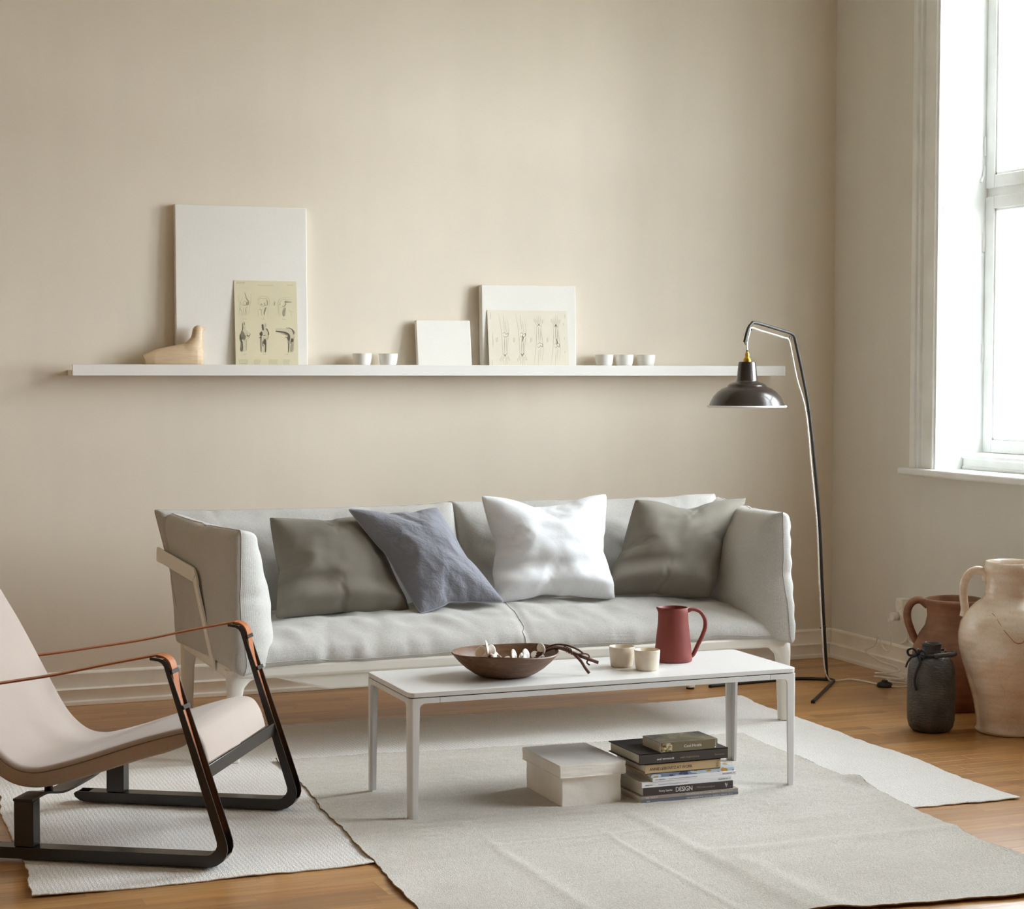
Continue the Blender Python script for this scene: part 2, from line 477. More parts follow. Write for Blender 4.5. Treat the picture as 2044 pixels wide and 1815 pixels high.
while y < WY:
    x = WL - rnd.random() * .4
    while x < WX:
        L = rnd.choice((.30, .36, .42, .48))
        pts = [(x + a * L, y + b * PW) for a in (0, .5, 1) for b in (0.05, .95)]
        vis = [p for p in pts if in_view((p[0], p[1], 0)) and not inside(p, rug1_poly) and not inside(p, rug2_poly) and p[0] < WX]
        d = math.hypot(x + L / 2, y)
        cand.append((0 if vis else 1, d, x, y, L))
        x += L
    y += PW
cand.sort()
for i, (hid, d, x, y, L) in enumerate(cand):
    if not hid and i < 300:
        if L not in plank_me:
            V, F = plank_geo(L); me = bpy.data.meshes.new('plank'); me.from_pydata(V, [], F); me.materials.append(M['plank']); plank_me[L] = me
        o = bpy.data.objects.new('plank', plank_me[L]); C.objects.link(o); o.parent = fl; o.location = (x, y, 0)
    else:
        V, F = plank_geo(L)
        x1 = min(x + L, WX + .02)
        if x1 - x > .02:
            rest.add([(min(a + x, x1), b + y, c) for a, b, c in V], F)
rest.build('planks', 'plank', fl, kind='stuff')

struct(MB().box(WL - .2, WX + .45, WY, WY + .2, -.12, CEIL + .1).build('wall_back', 'wall'))
struct(MB().box(WL - .2, WL, WF - .2, WY, -.12, CEIL + .1).build('wall_left', 'wall4'))
struct(MB().box(WL - .2, WX + .45, WF - .2, WF, -.12, CEIL + .1).build('wall_front', 'wall3'))
struct(MB().box(WL - .2, WX + .45, WF - .2, WY + .2, CEIL, CEIL + .2).build('ceiling', 'ceiling'))
wr = MB(); TH = .30
wr.box(WX, WX + TH, WF - .2, WY, -.12, WZ0 - .03); wr.box(WX, WX + TH, WF - .2, WY, WZ1 + .012, CEIL)
ys = [WF] + [q for w in sorted(WINS) for q in (w[0] - .012, w[1] + .012)] + [WY]
for i in range(0, len(ys), 2): wr.box(WX, WX + TH, ys[i], ys[i + 1], WZ0 - .03, WZ1 + .012)
struct(wr.build('wall_right', 'wall2'))

g_ = struct(MB().box(-60, 70, -60, 60, -3.9, -3.7).build('added_ground_outside', plain('added_ground_grey', srgb(150, 148, 142), .9)))  # unseen ground added to dim the light coming up from below the horizon
bb = [(0, 0), (.024, 0), (.024, .014), (.019, .020), (.019, .056), (.021, .060), (.013, .066), (.011, .112), (.013, .117), (.010, .124), (.004, .127), (0, .127)]
struct(MB().prism([(WY - d, z) for d, z in bb], WL, WX, 'x').build('baseboard_back', 'trim', bevel=.0015))
struct(MB().prism([(WX - d, z) for d, z in bb], WF, WY - .02, 'y').build('baseboard_right', 'trim', bevel=.0015))
struct(MB().prism([(WL + d, z) for d, z in bb], WF, WY - .02, 'y').build('baseboard_left', 'trim', bevel=.0015))

def window(idx, y0, y1):
    w = bpy.data.objects.new('window_%d' % idx, None); C.objects.link(w); w.location = (WX, (y0 + y1) / 2, WZ0); struct(w)
    cw = .172
    # moulded casing: profile (across, proud)
    pr = [(0, 0), (0, .030), (.022, .034), (.034, .034), (.040, .024), (.050, .030), (.062, .030), (.068, .018), (.138, .018), (.142, .026), (.152, .026), (.156, .020), (.166, .020), (.172, 0)]
    def side(yo, sg):
        m = MB(); m.prism([(WX - d, yo + sg * (cw - a)) for a, d in pr], WZ0, WZ1 + cw, 'z')
        m.build('casing', 'white', w, world=True, bevel=.0015)
    side(y1, 1); side(y0, -1)
    m = MB(); m.prism([(WX - d, WZ1 + cw - a) for a, d in pr], y0 - cw, y1 + cw, 'y'); m.build('casing', 'white', w, world=True, bevel=.0015)
    # sill board
    MB().box(WX - .062, WX + .20, y0 - .21, y1 + .21, WZ0 - .029, WZ0).build('sill', 'white', w, world=True, bevel=.008, bseg=3)
    # jamb linings
    MB().box(WX - .002, WX + .30, y1, y1 + .012, WZ0, WZ1).build('jamb', 'white', w, world=True)
    MB().box(WX - .002, WX + .30, y0 - .012, y0, WZ0, WZ1).build('jamb', 'white', w, world=True)
    MB().box(WX - .002, WX + .30, y0, y1, WZ1, WZ1 + .012).build('jamb', 'white', w, world=True)
    # moulded ledge under the sashes
    lg = MB(); xs = WX + .10
    lg.prism([(xs, WZ0), (xs - .004, WZ0 + .010), (xs + .003, WZ0 + .014), (xs + .003, WZ0 + .040), (xs - .003, WZ0 + .045), (xs - .003, WZ0 + .056), (xs + .006, WZ0 + .060), (xs + .12, WZ0 + .066), (xs + .12, WZ0)], y0 + .004, y1 - .006, 'y')
    lg.build('ledge', 'white', w, world=True, bevel=.0015)
    X0, X1 = WX + .195, WX + .245
    ym = (y0 + y1) / 2
    zt0, zt1 = 1.936, 1.970
    MB().box(X0 + .012, X1 + .02, y0, y1, zt0 - .012, zt1 + .012).build('transom', 'white', w, world=True, bevel=.002)
    MB().box(X0 + .012, X1 + .02, ym - .03, ym + .03, WZ0 + .06, WZ1).build('mullion', 'white', w, world=True, bevel=.002)
    for (a, b) in ((y0 + .004, ym - .004), (ym + .004, y1 - .004)):
        for (c, d, bot) in ((WZ0 + .066, zt0, .05), (zt1, WZ1 - .004, .05)):
            s = .055
            f = MB()
            f.box(X0, X1, a, a + s, c, d); f.box(X0, X1, b - s, b, c, d)
            f.box(X0, X1, a + s, b - s, c, c + bot); f.box(X0, X1, a + s, b - s, d - .048, d)
            so = f.build('sash', 'white', w, world=True, bevel=.0025)
            bd = MB(); e = .010
            bd.box(X0 + .006, X0 + .02, a + s, a + s + e, c + bot, d - .048); bd.box(X0 + .006, X0 + .02, b - s - e, b - s, c + bot, d - .048)
            bd.box(X0 + .006, X0 + .02, a + s, b - s, c + bot, c + bot + e); bd.box(X0 + .006, X0 + .02, a + s, b - s, d - .048 - e, d - .048)
            o = bd.build('glazing_bead', 'white', so, bevel=.002)
            MB().box(X0 + .024, X0 + .028, a + s, b - s, c + bot, d - .048).build('pane', 'glass', so)
    for z in (1.28, 1.72, 2.10):
        MB().lathe([(0, 0), (.006, 0), (.006, .075), (0, .075)], 12, (X0 - .004, y1 - .002, z)).build('hinge', 'white', w, world=True, smooth=50)
    MB().tube([(X0 - .006, y1 - .006, 2.06), (X0 - .010, y1 - .004, 2.02), (X0 - .028, y1 - .012, 1.995)], .005, 8).build('latch', 'white', w, world=True, smooth=60)
for i, (a, b) in enumerate(WINS): window(i + 1, a, b)

# ================================================================== CUSHIONS (cloth inflated between two sewn panels)
def inflate(nx, ny, asp, press, frames, seed, bend=.4, jitter=.35, keep=.3):
    V = []; idx = {}; UV = []
    def vid(i, j, s):
        b = i in (0, nx) or j in (0, ny)
        k = (i, j, 0 if b else s)
        if k not in idx:
            idx[k] = len(V)
            x = (2 * i / nx - 1) * asp; y = 2 * j / ny - 1
            V.append((x, y, 0 if b else s * .03 * (1 + jitter * noise.noise(Vector((x * 2.2 + seed * 3.7, y * 2.2, s * 5.0))))))
            UV.append((x, y))
        return idx[k]
    F = []
    for s in (1, -1):
        for i in range(nx):
            for j in range(ny):
                q = [vid(i, j, s), vid(i + 1, j, s), vid(i + 1, j + 1, s), vid(i, j + 1, s)]
                F.append(q if s > 0 else q[::-1])
    me = bpy.data.meshes.new('cloth_panel'); me.from_pydata(V, [], F)
    o = bpy.data.objects.new('cloth_panel', me); C.objects.link(o)
    m = o.modifiers.new('cloth', 'CLOTH'); st = m.settings
    st.quality = 4; st.mass = .3; st.use_pressure = True; st.uniform_pressure_force = press
    st.tension_stiffness = 40; st.compression_stiffness = 40; st.shear_stiffness = 10; st.bending_stiffness = bend
    st.effector_weights.gravity = 0; st.air_damping = 2
    m.collision_settings.use_collision = False
    for f in range(1, frames + 1): scene.frame_set(f)
    dg = bpy.context.evaluated_depsgraph_get(); e = o.evaluated_get(dg)
    co = np.array([tuple(v.co) for v in e.to_mesh().vertices]); e.to_mesh_clear()
    bpy.data.objects.remove(o); bpy.data.meshes.remove(me); scene.frame_set(1)
    cx = np.mean([abs(co[idx[(i, j, 0)]][0]) for i in (0, nx) for j in (0, ny)])
    cy = np.mean([abs(co[idx[(i, j, 0)]][1]) for i in (0, nx) for j in (0, ny)])
    co[:, 0] /= cx; co[:, 1] /= cy; co[:, 2] /= np.percentile(np.abs(co[:, 2]), 99)
    u0 = np.array(UV); u0[:, 0] /= asp
    co[:, 0] = u0[:, 0] * (1 - keep) + co[:, 0] * keep; co[:, 1] = u0[:, 1] * (1 - keep) + co[:, 1] * keep
    border = [idx[(i, 0, 0)] for i in range(nx)] + [idx[(nx, j, 0)] for j in range(ny)] + [idx[(i, ny, 0)] for i in range(nx, 0, -1)] + [idx[(0, j, 0)] for j in range(ny, 0, -1)]
    return dict(co=co, F=F, UV=UV, border=border, asp=asp)
SH_A = inflate(40, 40, 1, 2.2, 26, 1, .25)
SH_B = inflate(40, 40, 1, 1.6, 24, 5, .15, .6)
SH_ARM = inflate(48, 36, 1.35, 4, 26, 2, keep=.2)
SH_BACK = inflate(72, 30, 2.9, 4, 26, 3, keep=.12)
SH_SEAT = inflate(120, 40, 2.8, 6, 26, 4, keep=.12)

def cushion(name, sh, q, tf, tb, mat, parent=None, pw=.7, deform=None, size=None, world=True, sub=1):
    # q: corners TL, TR, BR, BL ; tf/tb: thickness along +normal / -normal
    TL, TR, BR, BL = [Vector(c) for c in q]
    N = (TR - BL).cross(TL - BR).normalized()
    W = ((TR - TL).length + (BR - BL).length) / 2; H = ((TL - BL).length + (TR - BR).length) / 2
    V = []
    for a, b, n in sh['co']:
        u = (a + 1) / 2; v = (b + 1) / 2
        p = BL * (1 - u) * (1 - v) + BR * u * (1 - v) + TR * u * v + TL * (1 - u) * v
        k = math.copysign(abs(n) ** pw, n)
        p = p + N * k * (tf if k > 0 else tb)
        if deform: p = deform(p, u, v, n)
        V.append(tuple(p))
    me = bpy.data.meshes.new(name); me.from_pydata(V, [], sh['F'])
    uvl = me.uv_layers.new(name='UVMap')
    asp = sh['asp']
    for lp in me.loops:
        x, y = sh['UV'][lp.vertex_index]; uvl.data[lp.index].uv = (x / asp * W / 2, y * H / 2)
    o = link(name, me, mat, parent, None, smooth=180, subsurf=sub, world=world and parent is not None)
    dg = bpy.context.evaluated_depsgraph_get(); e = o.evaluated_get(dg); em = e.to_mesh()
    bd = [tuple(em.vertices[i].co) for i in sh['border']]; e.to_mesh_clear()
    return o, bd

# ================================================================== SOFA
sofa = thing('sofa', 'light grey linen three-seat sofa on a white frame against the beige wall', 'sofa', (2.3, 6.1, 0))
SX0, SX1 = 1.30, 3.31
# white frame: front, back and side rails with a shallow tray under the seat
fr = MB()
fr.box(SX0 + .02, SX1 - .02, 5.685, 5.735, .272, .312)
fr.build('front_rail', 'lacquer2', sofa, world=True, bevel=.010, bseg=3)
MB().box(SX0 + .02, SX1 - .02, 6.415, 6.455, .272, .312).build('back_rail', 'lacquer2', sofa, world=True, bevel=.010, bseg=3)
for x in (SX0 - .005, SX1 - .035):
    MB().box(x, x + .04, 5.70, 6.45, .268, .308).build('side_rail', 'lacquer2', sofa, world=True, bevel=.010, bseg=3)
tray = MB()
xs = [(1.40, .285, .285), (1.46, .255, .285), (1.60, .222, .285), (2.95, .222, .285), (3.07, .250, .285), (3.16, .285, .285)]
tray.prism([(1.40, .286), (1.47, .262), (1.62, .222), (2.96, .222), (3.08, .262), (3.17, .286)], 5.705, 6.43, 'y')
tray.build('under_tray', 'lacquer2', sofa, world=True, bevel=.006, bseg=2)
def sofa_leg(x, y, sx, sy):
    # tapering rounded leg that flares into the rail
    m = MB(); prof = [(0.0, .017, .017, 0), (.02, .018, .018, 0), (.12, .021, .021, .002), (.20, .0225, .0225, .003), (.235, .0265, .025, .006), (.256, .037, .028, .015), (.272, .056, .031, .033), (.286, .070, .033, .046), (.292, .072, .033, .048)]
    V = []; F = []; seg = 20
    for z, rx, ry, off in prof:
        for k in range(seg):
            a = 2 * math.pi * k / seg; c, s_ = math.cos(a), math.sin(a)
            px = math.copysign(abs(c) ** .6, c) * rx; py = math.copysign(abs(s_) ** .6, s_) * ry
            V.append((x + px + sx * off, y + py + sy * off * .25, z + .008))
    for i in range(len(prof) - 1):
        for k in range(seg): F.append((i * seg + k, i * seg + (k + 1) % seg, (i + 1) * seg + (k + 1) % seg, (i + 1) * seg + k))
    F.append(list(range(seg))[::-1]); F.append([(len(prof) - 1) * seg + k for k in range(seg)])
    m.add(V, F); o = m.build('leg', 'lacquer2', sofa, world=True, smooth=60)
    MB().lathe([(0, 0), (.016, 0), (.016, .009), (0, .009)], 20, (x, y, 0)).build('foot', 'blackrub', o, smooth=40)
for x, sx in ((SX0 + .012, 1), (SX1 - .012, -1)):
    for y, sy in ((5.712, 1), (6.437, -1)): sofa_leg(x, y, sx, sy)
# flat steel bars holding the arm cushions
for x, sg in ((1.262, -1), (3.395, 1)):
    pts = [(5.905, .275), (5.895, .300), (5.955, .555), (5.972, .578), (6.26, .612), (6.315, .617)]
    W = [.036, .036, .036, .044, .050, .050]
    P2 = fillet_path([(a, b, 0) for a, b in pts], [.02, .015, .015, .03], 4)
    m = MB(); V = []; F = []; n = len(P2)
    for i, p in enumerate(P2):
        a = P2[max(0, i - 1)]; b = P2[min(n - 1, i + 1)]; t = (b - a).normalized(); nn = Vector((-t.y, t.x, 0)); hw = .020 + .005 * i / n
        flare = sg * (.015 + .16 * (p.x - 5.95) - .16 * max(0, .5 - p.y))
        for s1, s2 in ((1, 1), (-1, 1), (-1, -1), (1, -1)):
            q = p + nn * hw * s1
            V.append((x + flare + s2 * .004, q.x, q.y))
    for i in range(n - 1):
        for k in range(4): F.append((i * 4 + k, i * 4 + (k + 1) % 4, (i + 1) * 4 + (k + 1) % 4, (i + 1) * 4 + k))
    F.append([0, 1, 2, 3][::-1]); F.append([(n - 1) * 4 + k for k in range(4)])
    m.add(V, F); m.build('arm_bar', 'lacquer2', sofa, world=True, bevel=.002)

def seat_def(p, u, v, n):
    p = p.copy()
    if n < 0: p.z = max(p.z, .300)
    x = p.x
    g = math.exp(-((x - 2.30 - .02 * math.sin((p.y - 5.6) * 6)) / .010) ** 2)
    if n > 0: p.z -= .010 * g
    # gentle body: lower towards the front edge, hollow where it is sat on
    p.z += .010 * noise.noise(Vector((x * 3.1, p.y * 4, 1.7))) * max(0, n)
    dg_ = noise.noise(Vector((x * 7 + p.y * 5, (p.y - x * .35) * 9, 4.2))) + .6 * noise.noise(Vector((x * 16 + p.y * 9, p.y * 10 - x * 4, 2.2)))
    rd = 1 - abs(noise.noise(Vector((x * 5.5 + p.y * 6, (p.y * 1.2 - x * .5) * 6, 8.1)))) * 2
    p.z += (.012 * dg_ + .010 * rd) * max(0, n) ** .6
    fe = math.exp(-((p.y - 5.69) / .05) ** 2)
    p.y += .007 * fe * noise.noise(Vector((x * 17, p.z * 9, 6.2))) + .004 * fe * noise.noise(Vector((x * 40, p.z * 14, 3.1)))
    return p
o, bd = cushion('seat_cushion', SH_SEAT, [(1.30, 6.34, .325), (3.32, 6.34, .325), (3.285, 5.668, .312), (1.335, 5.668, .312)], .120, .02, 'linen', sofa, .42, seat_def)
MB().tube(spline([Vector(p) for p in bd[::2]], 2, True), .0013, 6, True).build('seam', 'thread', o, smooth=180)
from mathutils.bvhtree import BVHTree
bv = BVHTree.FromPolygons([tuple(v.co) for v in o.data.vertices], [tuple(p.vertices) for p in o.data.polygons])
sp_ = []
for zz in (.325, .34, .355, .37, .385):
    h_ = bv.ray_cast(Vector((2.30, 5.3, zz)), Vector((0, 1, 0)))[0]
    if h_ is not None and h_.y < 5.74: sp_.append(h_)
for k in range(22):
    yy = 5.74 + .02 * k; h_ = bv.ray_cast(Vector((2.30 + .02 * math.sin((yy - 5.6) * 6), yy, 1)), Vector((0, 0, -1)))[0]
    if h_ is not None: sp_.append(h_)
MB().tube(spline([tuple(p + Vector((0, 0, .0006))) for p in sp_], 3), .0015, 6).build('seam', 'thread', o, smooth=180)

def wr(amp, fx, fy, sd):
    def f(p, u, v, n):
        e = abs(n) ** .3
        k = noise.noise(Vector((u * fx + sd, v * fy, sd * .7))) + .5 * noise.noise(Vector((u * fx * 2.3, v * fy * 2.3 + sd, 1.3)))
        if v > .9: p = p + Vector((0, 0, (v - .9) * 10 * (.005 * noise.noise(Vector((u * 16 + sd, 2.2, sd))) + .003 * noise.noise(Vector((u * 37, 5.1, sd))))))
        return p + Vector((0, -1 if n > 0 else 1, .3)) * amp * k * e
    return f
# back cushions
for i, q in enumerate(([(1.178, 6.345, .772), (2.276, 6.345, .770), (2.306, 6.24, .36), (1.25, 6.24, .36)],
                       [(2.254, 6.352, .774), (3.355, 6.345, .779), (3.36, 6.24, .36), (2.280, 6.245, .36)])):
    o, bd = cushion('back_cushion', SH_BACK, q, .085, .065, 'linen', sofa, .55, wr(.009, 9, 5, 3 + i))
    MB().tube(spline([Vector(p) for p in bd[::2]], 2, True), .0013, 6, True).build('seam', 'thread', o, smooth=180)
# arm cushions
def armw(sd, sg):
    def f(p, u, v, n):
        e = abs(n) ** .4
        k = noise.noise(Vector((u * 9 + sd, v * 5, sd))) + .7 * noise.noise(Vector((u * 5, v * 13 + sd, 2.0)))
        # pleats gathered at the front seam
        pl = .006 * math.sin(v * 40 + 3 * noise.noise(Vector((u * 4, v * 6, sd)))) * math.exp(-((1 - u) / .16) ** 2)
        q = p + Vector((sg if n > 0 else -sg, -.3, 0)) * (.006 * k + pl) * e
        if (n < 0) == (sd == 1): q.x += (1 if sd == 1 else -1) * .10 * abs(n) ** .5 * (.42 - v)      # the inner face bellies out low down
        if n > 0 and sd == 1: q.x -= .035 * n * max(0, v - .62) / .38                           # outer face swells above the steel bar
        return q
    return f
o, bd = cushion('arm_cushion', SH_ARM, [(1.225, 6.36, .762), (1.322, 5.640, .752), (1.316, 5.640, .286), (1.265, 6.36, .30)], .026, .165, 'linen', sofa, .42, armw(1, 1))
MB().tube(spline([Vector(p) for p in bd[::2]], 2, True), .0015, 6, True).build('seam', 'thread', o, smooth=180)
o, bd = cushion('arm_cushion', SH_ARM, [(3.375, 6.36, .765), (3.262, 5.645, .757), (3.296, 5.645, .286), (3.33, 6.36, .30)], .15, .055, 'linen', sofa, .45, armw(4, 1))
MB().tube(spline([Vector(p) for p in bd[::2]], 2, True), .0015, 6, True).build('seam', 'thread', o, smooth=180)

# ================================================================== THROW PILLOWS
def pillow(label, sh, q, t, mat, sd, amp=.008, deform=None, seam=None):
    def f(p, u, v, n):
        e = abs(n) ** .35
        k = noise.noise(Vector((u * 4 + sd, v * 4, sd))) + .5 * noise.noise(Vector((u * 9, v * 9 + sd, 2.0)))
        p = p + Vector((0, -1 if n > 0 else 1, .2)) * amp * k * e
        if deform: p = deform(p, u, v, n)
        if p.z < .430: p.z = .430 + (p.z - .430) * .12
        return p
    o, bd = cushion('throw_pillow', sh, q, t, t * .55, mat, None, .8, f, sub=2)
    tag(o, label, 'pillow', 'throw pillows on the sofa')
    MB().tube(spline([Vector(p) for p in bd[::2]], 2, True), .0012 if not seam else .0026, 6, True).build('seam', seam or {'olive': 'thread_olive', 'whitelinen': 'thread_white'}[mat], o, smooth=180)
    return o
def chop(cu, wd, dp, bu=None):
    def f(p, u, v, n):
        g = math.exp(-((u - cu) / wd) ** 2)
        p = p.copy(); p.z -= dp * g * max(0, v - .45) / .55
        if n > 0: p.y += .03 * g * max(0, v - .4)
        # sagging fold along the bottom
        p.y -= .02 * math.exp(-((v - .16) / .08) ** 2) * (1 if n > 0 else 0)
        p.y += .022 * math.exp(-((v - .27) / .06) ** 2) * (1 if n > 0 else 0) * math.exp(-((u - .2) / .35) ** 2)
        return p
    return f
pillow('plain olive-grey throw pillow next to the left arm of the sofa', SH_A, [(1.545, 6.17, .748), (1.93, 6.17, .742), (1.975, 5.93, .424), (1.505, 5.93, .424)], .085, 'olive', 2, .007, chop(.3, .3, .006))
pillow('tilted blue-grey crinkled linen throw pillow with a raw stitched edge', SH_B, [(1.80, 6.09, .775), (2.135, 6.12, .765), (2.30, 5.885, .450), (1.985, 5.865, .428)], .085, 'blue', 5, .008, None, 'thread_blue')
pillow('bright white linen throw pillow in the middle of the sofa', SH_B, [(2.305, 6.13, .806), (2.795, 6.13, .798), (2.745, 5.94, .434), (2.275, 5.94, .440)], .095, 'whitelinen', 9, .010, chop(.5, .22, .03))
pillow('olive-grey throw pillow leaning in the right corner of the sofa', SH_A, [(2.915, 6.14, .775), (3.365, 6.10, .772), (3.095, 5.90, .424), (2.70, 5.98, .444)], .095, 'olive', 13, .009, chop(.45, .2, .028))

# ================================================================== WALL SHELF AND WHAT STANDS ON IT
shelf = thing('picture_ledge', 'long white picture ledge mounted on the beige wall above the sofa', 'shelf', (2.466, WY, 1.227))
MB().box(.981, 3.943, 6.847, WY, 1.227, 1.248).build('ledge_board', 'shelf', shelf, world=True, bevel=.001)
MB().box(.982, 3.943, 6.835, 6.847, 1.227, 1.269).build('front_lip', 'shelf', shelf, world=True, bevel=.0012)
SZ = 1.248
def uvquad(me, axes=(0, 2)):
    uv = me.uv_layers.new(name='UVMap')
    for lp in me.loops:
        c = me.vertices[lp.vertex_index].co; uv.data[lp.index].uv = (c[axes[0]], c[axes[1]])
def leaning(name, label, cat, x0, x1, ht, th, yb, yt, mat, rim=True):
    # a board leaning back: front face foot at yb, front face top at yt
    t = thing(name, label, cat, ((x0 + x1) / 2, yb, SZ))
    t.rotation_euler = (-math.asin((yt - yb) / ht), 0, 0); t.location.z += th * (yt - yb) / ht
    w = (x1 - x0) / 2
    m = MB().box(-w, w, 0, th, 0.0005, ht)
    b = m.build('board', mat, t, bevel=.003 if th > .01 else 0, bseg=3); uvquad(b.data)
    return t, b
def canvas_bars(t, x0, x1, ht, th):
    w = (x1 - x0) / 2
    m = MB(); m.box(-w + .003, w - .003, th, th + .001, .004, ht - .004)
    m.build('canvas_back', 'box', t)
cv1, _ = leaning('stretched_canvas', 'largest blank white canvas leaning on the wall at the left of the ledge', 'canvas', 1.376, 1.884, .622, .026, 6.907, 6.9215, 'canvas'); canvas_bars(cv1, 1.376, 1.884, .622, .026)
cv2, _ = leaning('stretched_canvas', 'smallest blank white canvas in the middle of the ledge', 'canvas', 2.326, 2.553, .198, .020, 6.890, 6.918, 'canvas'); canvas_bars(cv2, 2.326, 2.553, .198, .020)
cv3, _ = leaning('stretched_canvas', 'thick white canvas behind the print of four arms', 'canvas', 2.600, 3.008, .342, .034, 6.898, 6.9130, 'canvas'); canvas_bars(cv3, 2.6, 3.008, .342, .034)
pr1, b1 = leaning('anatomy_print', 'cream print of six knee joints leaning on the large canvas', 'print', 1.598, 1.841, .342, .0012, 6.886, 6.9135, 'paper')
pr2, b2 = leaning('anatomy_print', 'ivory sideways print of four faint arm skeletons leaning on the thick canvas', 'print', 2.622, 2.968, .243, .0012, 6.8780, 6.9065, 'paper2')

class Draw:
    # flat print: strokes and toned shapes laid on the paper; p = (u right, v down) in 0..1
    def __init__(s, w, ht): s.w, s.h, s.st = w, ht, {}
    def q(s, p, lay=0): return ((p[0] - .5) * s.w, -.00025 - .00008 * lay, s.h * (1 - p[1]))
    def line(s, pts, wd=.0012, ink='ink2', smooth=True, taper=True):
        P = spline([(a, b, 0) for a, b in pts], 5) if smooth and len(pts) > 2 else [Vector((a, b, 0)) for a, b in pts]
        m = s.st.setdefault(ink, MB()); V = []; F = []; n = len(P)
        for i, p in enumerate(P):
            a = P[max(0, i - 1)]; b = P[min(n - 1, i + 1)]
            dx, dz = (b.x - a.x) * s.w, -(b.y - a.y) * s.h; L = math.hypot(dx, dz) or 1
            k = wd * (.35 + .65 * math.sin(math.pi * (i + .5) / n)) if taper else wd
            c = s.q(p, 2)
            V += [(c[0] - dz / L * k / 2, c[1], c[2] + dx / L * k / 2), (c[0] + dz / L * k / 2, c[1], c[2] - dx / L * k / 2)]
        for i in range(n - 1): F.append((2 * i, 2 * i + 1, 2 * i + 3, 2 * i + 2))
        m.add(V, F); return s
    def fill(s, pts, ink='ink3', lay=0, smooth=True):
        P = spline([(a, b, 0) for a, b in pts], 5, True) if smooth else [Vector((a, b, 0)) for a, b in pts]
        cx = sum(p.x for p in P) / len(P); cy = sum(p.y for p in P) / len(P)
        V = [s.q((cx, cy), lay)] + [s.q(p, lay) for p in P]; n = len(P)
        s.st.setdefault(ink, MB()).add(V, [(0, 1 + i, 1 + (i + 1) % n) for i in range(n)]); return s
    def rows(s, x0, x1, y, n=1, dy=.013, ink='ink2'):
        r = random.Random(int(x0 * 1000 + y * 77))
        for k in range(n):
            x = x0
            while x < x1 - .01:
                w = r.uniform(.01, .035); s.line([(x, y + k * dy), (min(x + w, x1), y + k * dy)], .0013, ink, False, False); x += w + .006
    def done(s, parent, names):
        for ink, m in s.st.items():
            m.build(names.get(ink, 'printed_lines'), ink, parent, kind='stuff')
Z3 = lambda x, y: ((x - 245 - 45 * (y - 160) / 1395) / 1035, (y - 160) / 1480)
d = Draw(.243, .342)
def zl(pts, wd=.0010, ink='ink2'): d.line([Z3(*p) for p in pts], wd, ink)
def zf(pts, ink='ink3', lay=0): d.fill([Z3(*p) for p in pts], ink, lay)
# headings
d.rows(.035, .18, .022, 2); d.rows(.375, .62, .052); d.rows(.845, .955, .046)
# upper row: three outlined knees
zl([(420, 350), (440, 420), (470, 480), (495, 520), (485, 570)], .0016, 'ink3'); zl([(430, 370), (455, 450), (490, 500)], .0012)
zl([(390, 440), (370, 490), (360, 540), (385, 570), (430, 575), (480, 570)]); zl([(405, 510), (440, 505), (455, 545), (430, 572), (405, 555), (405, 510)], .0012, 'ink3')
zl([(525, 380), (528, 480), (515, 560), (505, 660), (490, 740)], .0007); zl([(310, 390), (325, 480), (345, 560), (340, 650), (325, 740)], .0007)
zl([(360, 600), (350, 640), (375, 660), (380, 740)], .0012, 'ink3'); zl([(470, 590), (440, 640), (430, 740)], .0012, 'ink3'); zl([(400, 620), (405, 680), (400, 745)]); zl([(450, 640), (460, 700), (440, 745)])
zf([(455, 520), (490, 510), (490, 560), (465, 570), (445, 555)], 'ink2'); zf([(440, 400), (462, 470), (490, 500), (470, 500), (445, 450)], 'ink2')
zl([(635, 560), (640, 480), (680, 430), (735, 418), (795, 430), (828, 480), (825, 570), (810, 650)], .0008)
zl([(660, 520), (665, 460), (690, 450), (735, 460), (775, 455), (798, 500), (800, 560), (770, 570), (730, 580), (690, 575), (660, 550), (660, 520)], .0012)
zl([(685, 560), (705, 545), (715, 570)], .002, 'ink3'); zl([(755, 520), (760, 565), (785, 570)], .002, 'ink3'); zl([(790, 490), (800, 530), (795, 560)], .002, 'ink3')
zl([(650, 640), (700, 640), (700, 700), (715, 745)], .0011, 'ink3'); zl([(790, 600), (760, 650), (750, 740)], .0013, 'ink3'); zl([(680, 600), (690, 650), (730, 620)]); zl([(640, 650), (655, 745)], .0007); zl([(815, 650), (805, 745)], .0007)
zf([(755, 620), (785, 600), (770, 660), (752, 720), (740, 700)], 'ink2')
zl([(905, 505), (925, 520), (918, 550), (925, 572)], .0016, 'ink3'); zl([(895, 540), (910, 570)], .0008)
zl([(980, 740), (985, 620), (978, 540), (990, 480), (1040, 445), (1110, 432), (1200, 435)], .0009); zl([(1005, 560), (1010, 520), (1025, 490), (1075, 465), (1160, 470), (1215, 468)], .0010)
zf([(1090, 490), (1150, 492), (1215, 508), (1150, 522), (1100, 522)], 'ink2'); zl([(1040, 575), (1080, 580), (1105, 545), (1095, 510)], .0022, 'ink3'); zl([(1000, 560), (1012, 535)], .002, 'ink3')
zl([(1010, 600), (1060, 610), (1105, 600)], .0012); zf([(1060, 640), (1105, 600), (1100, 680), (1085, 745), (1060, 740), (1050, 690)], 'ink2'); zl([(1065, 650), (1060, 740)], .0016, 'ink3'); zl([(1100, 640), (1095, 740)], .0012, 'ink3')
zl([(1150, 640), (1190, 660), (1245, 672)], .0007); zl([(1185, 660), (1205, 745)], .0007); zl([(1010, 620), (1005, 745)], .0008)
for x in (400, 712, 1050): d.rows(Z3(x, 797)[0], Z3(x + 55, 797)[0], Z3(x, 797)[1])
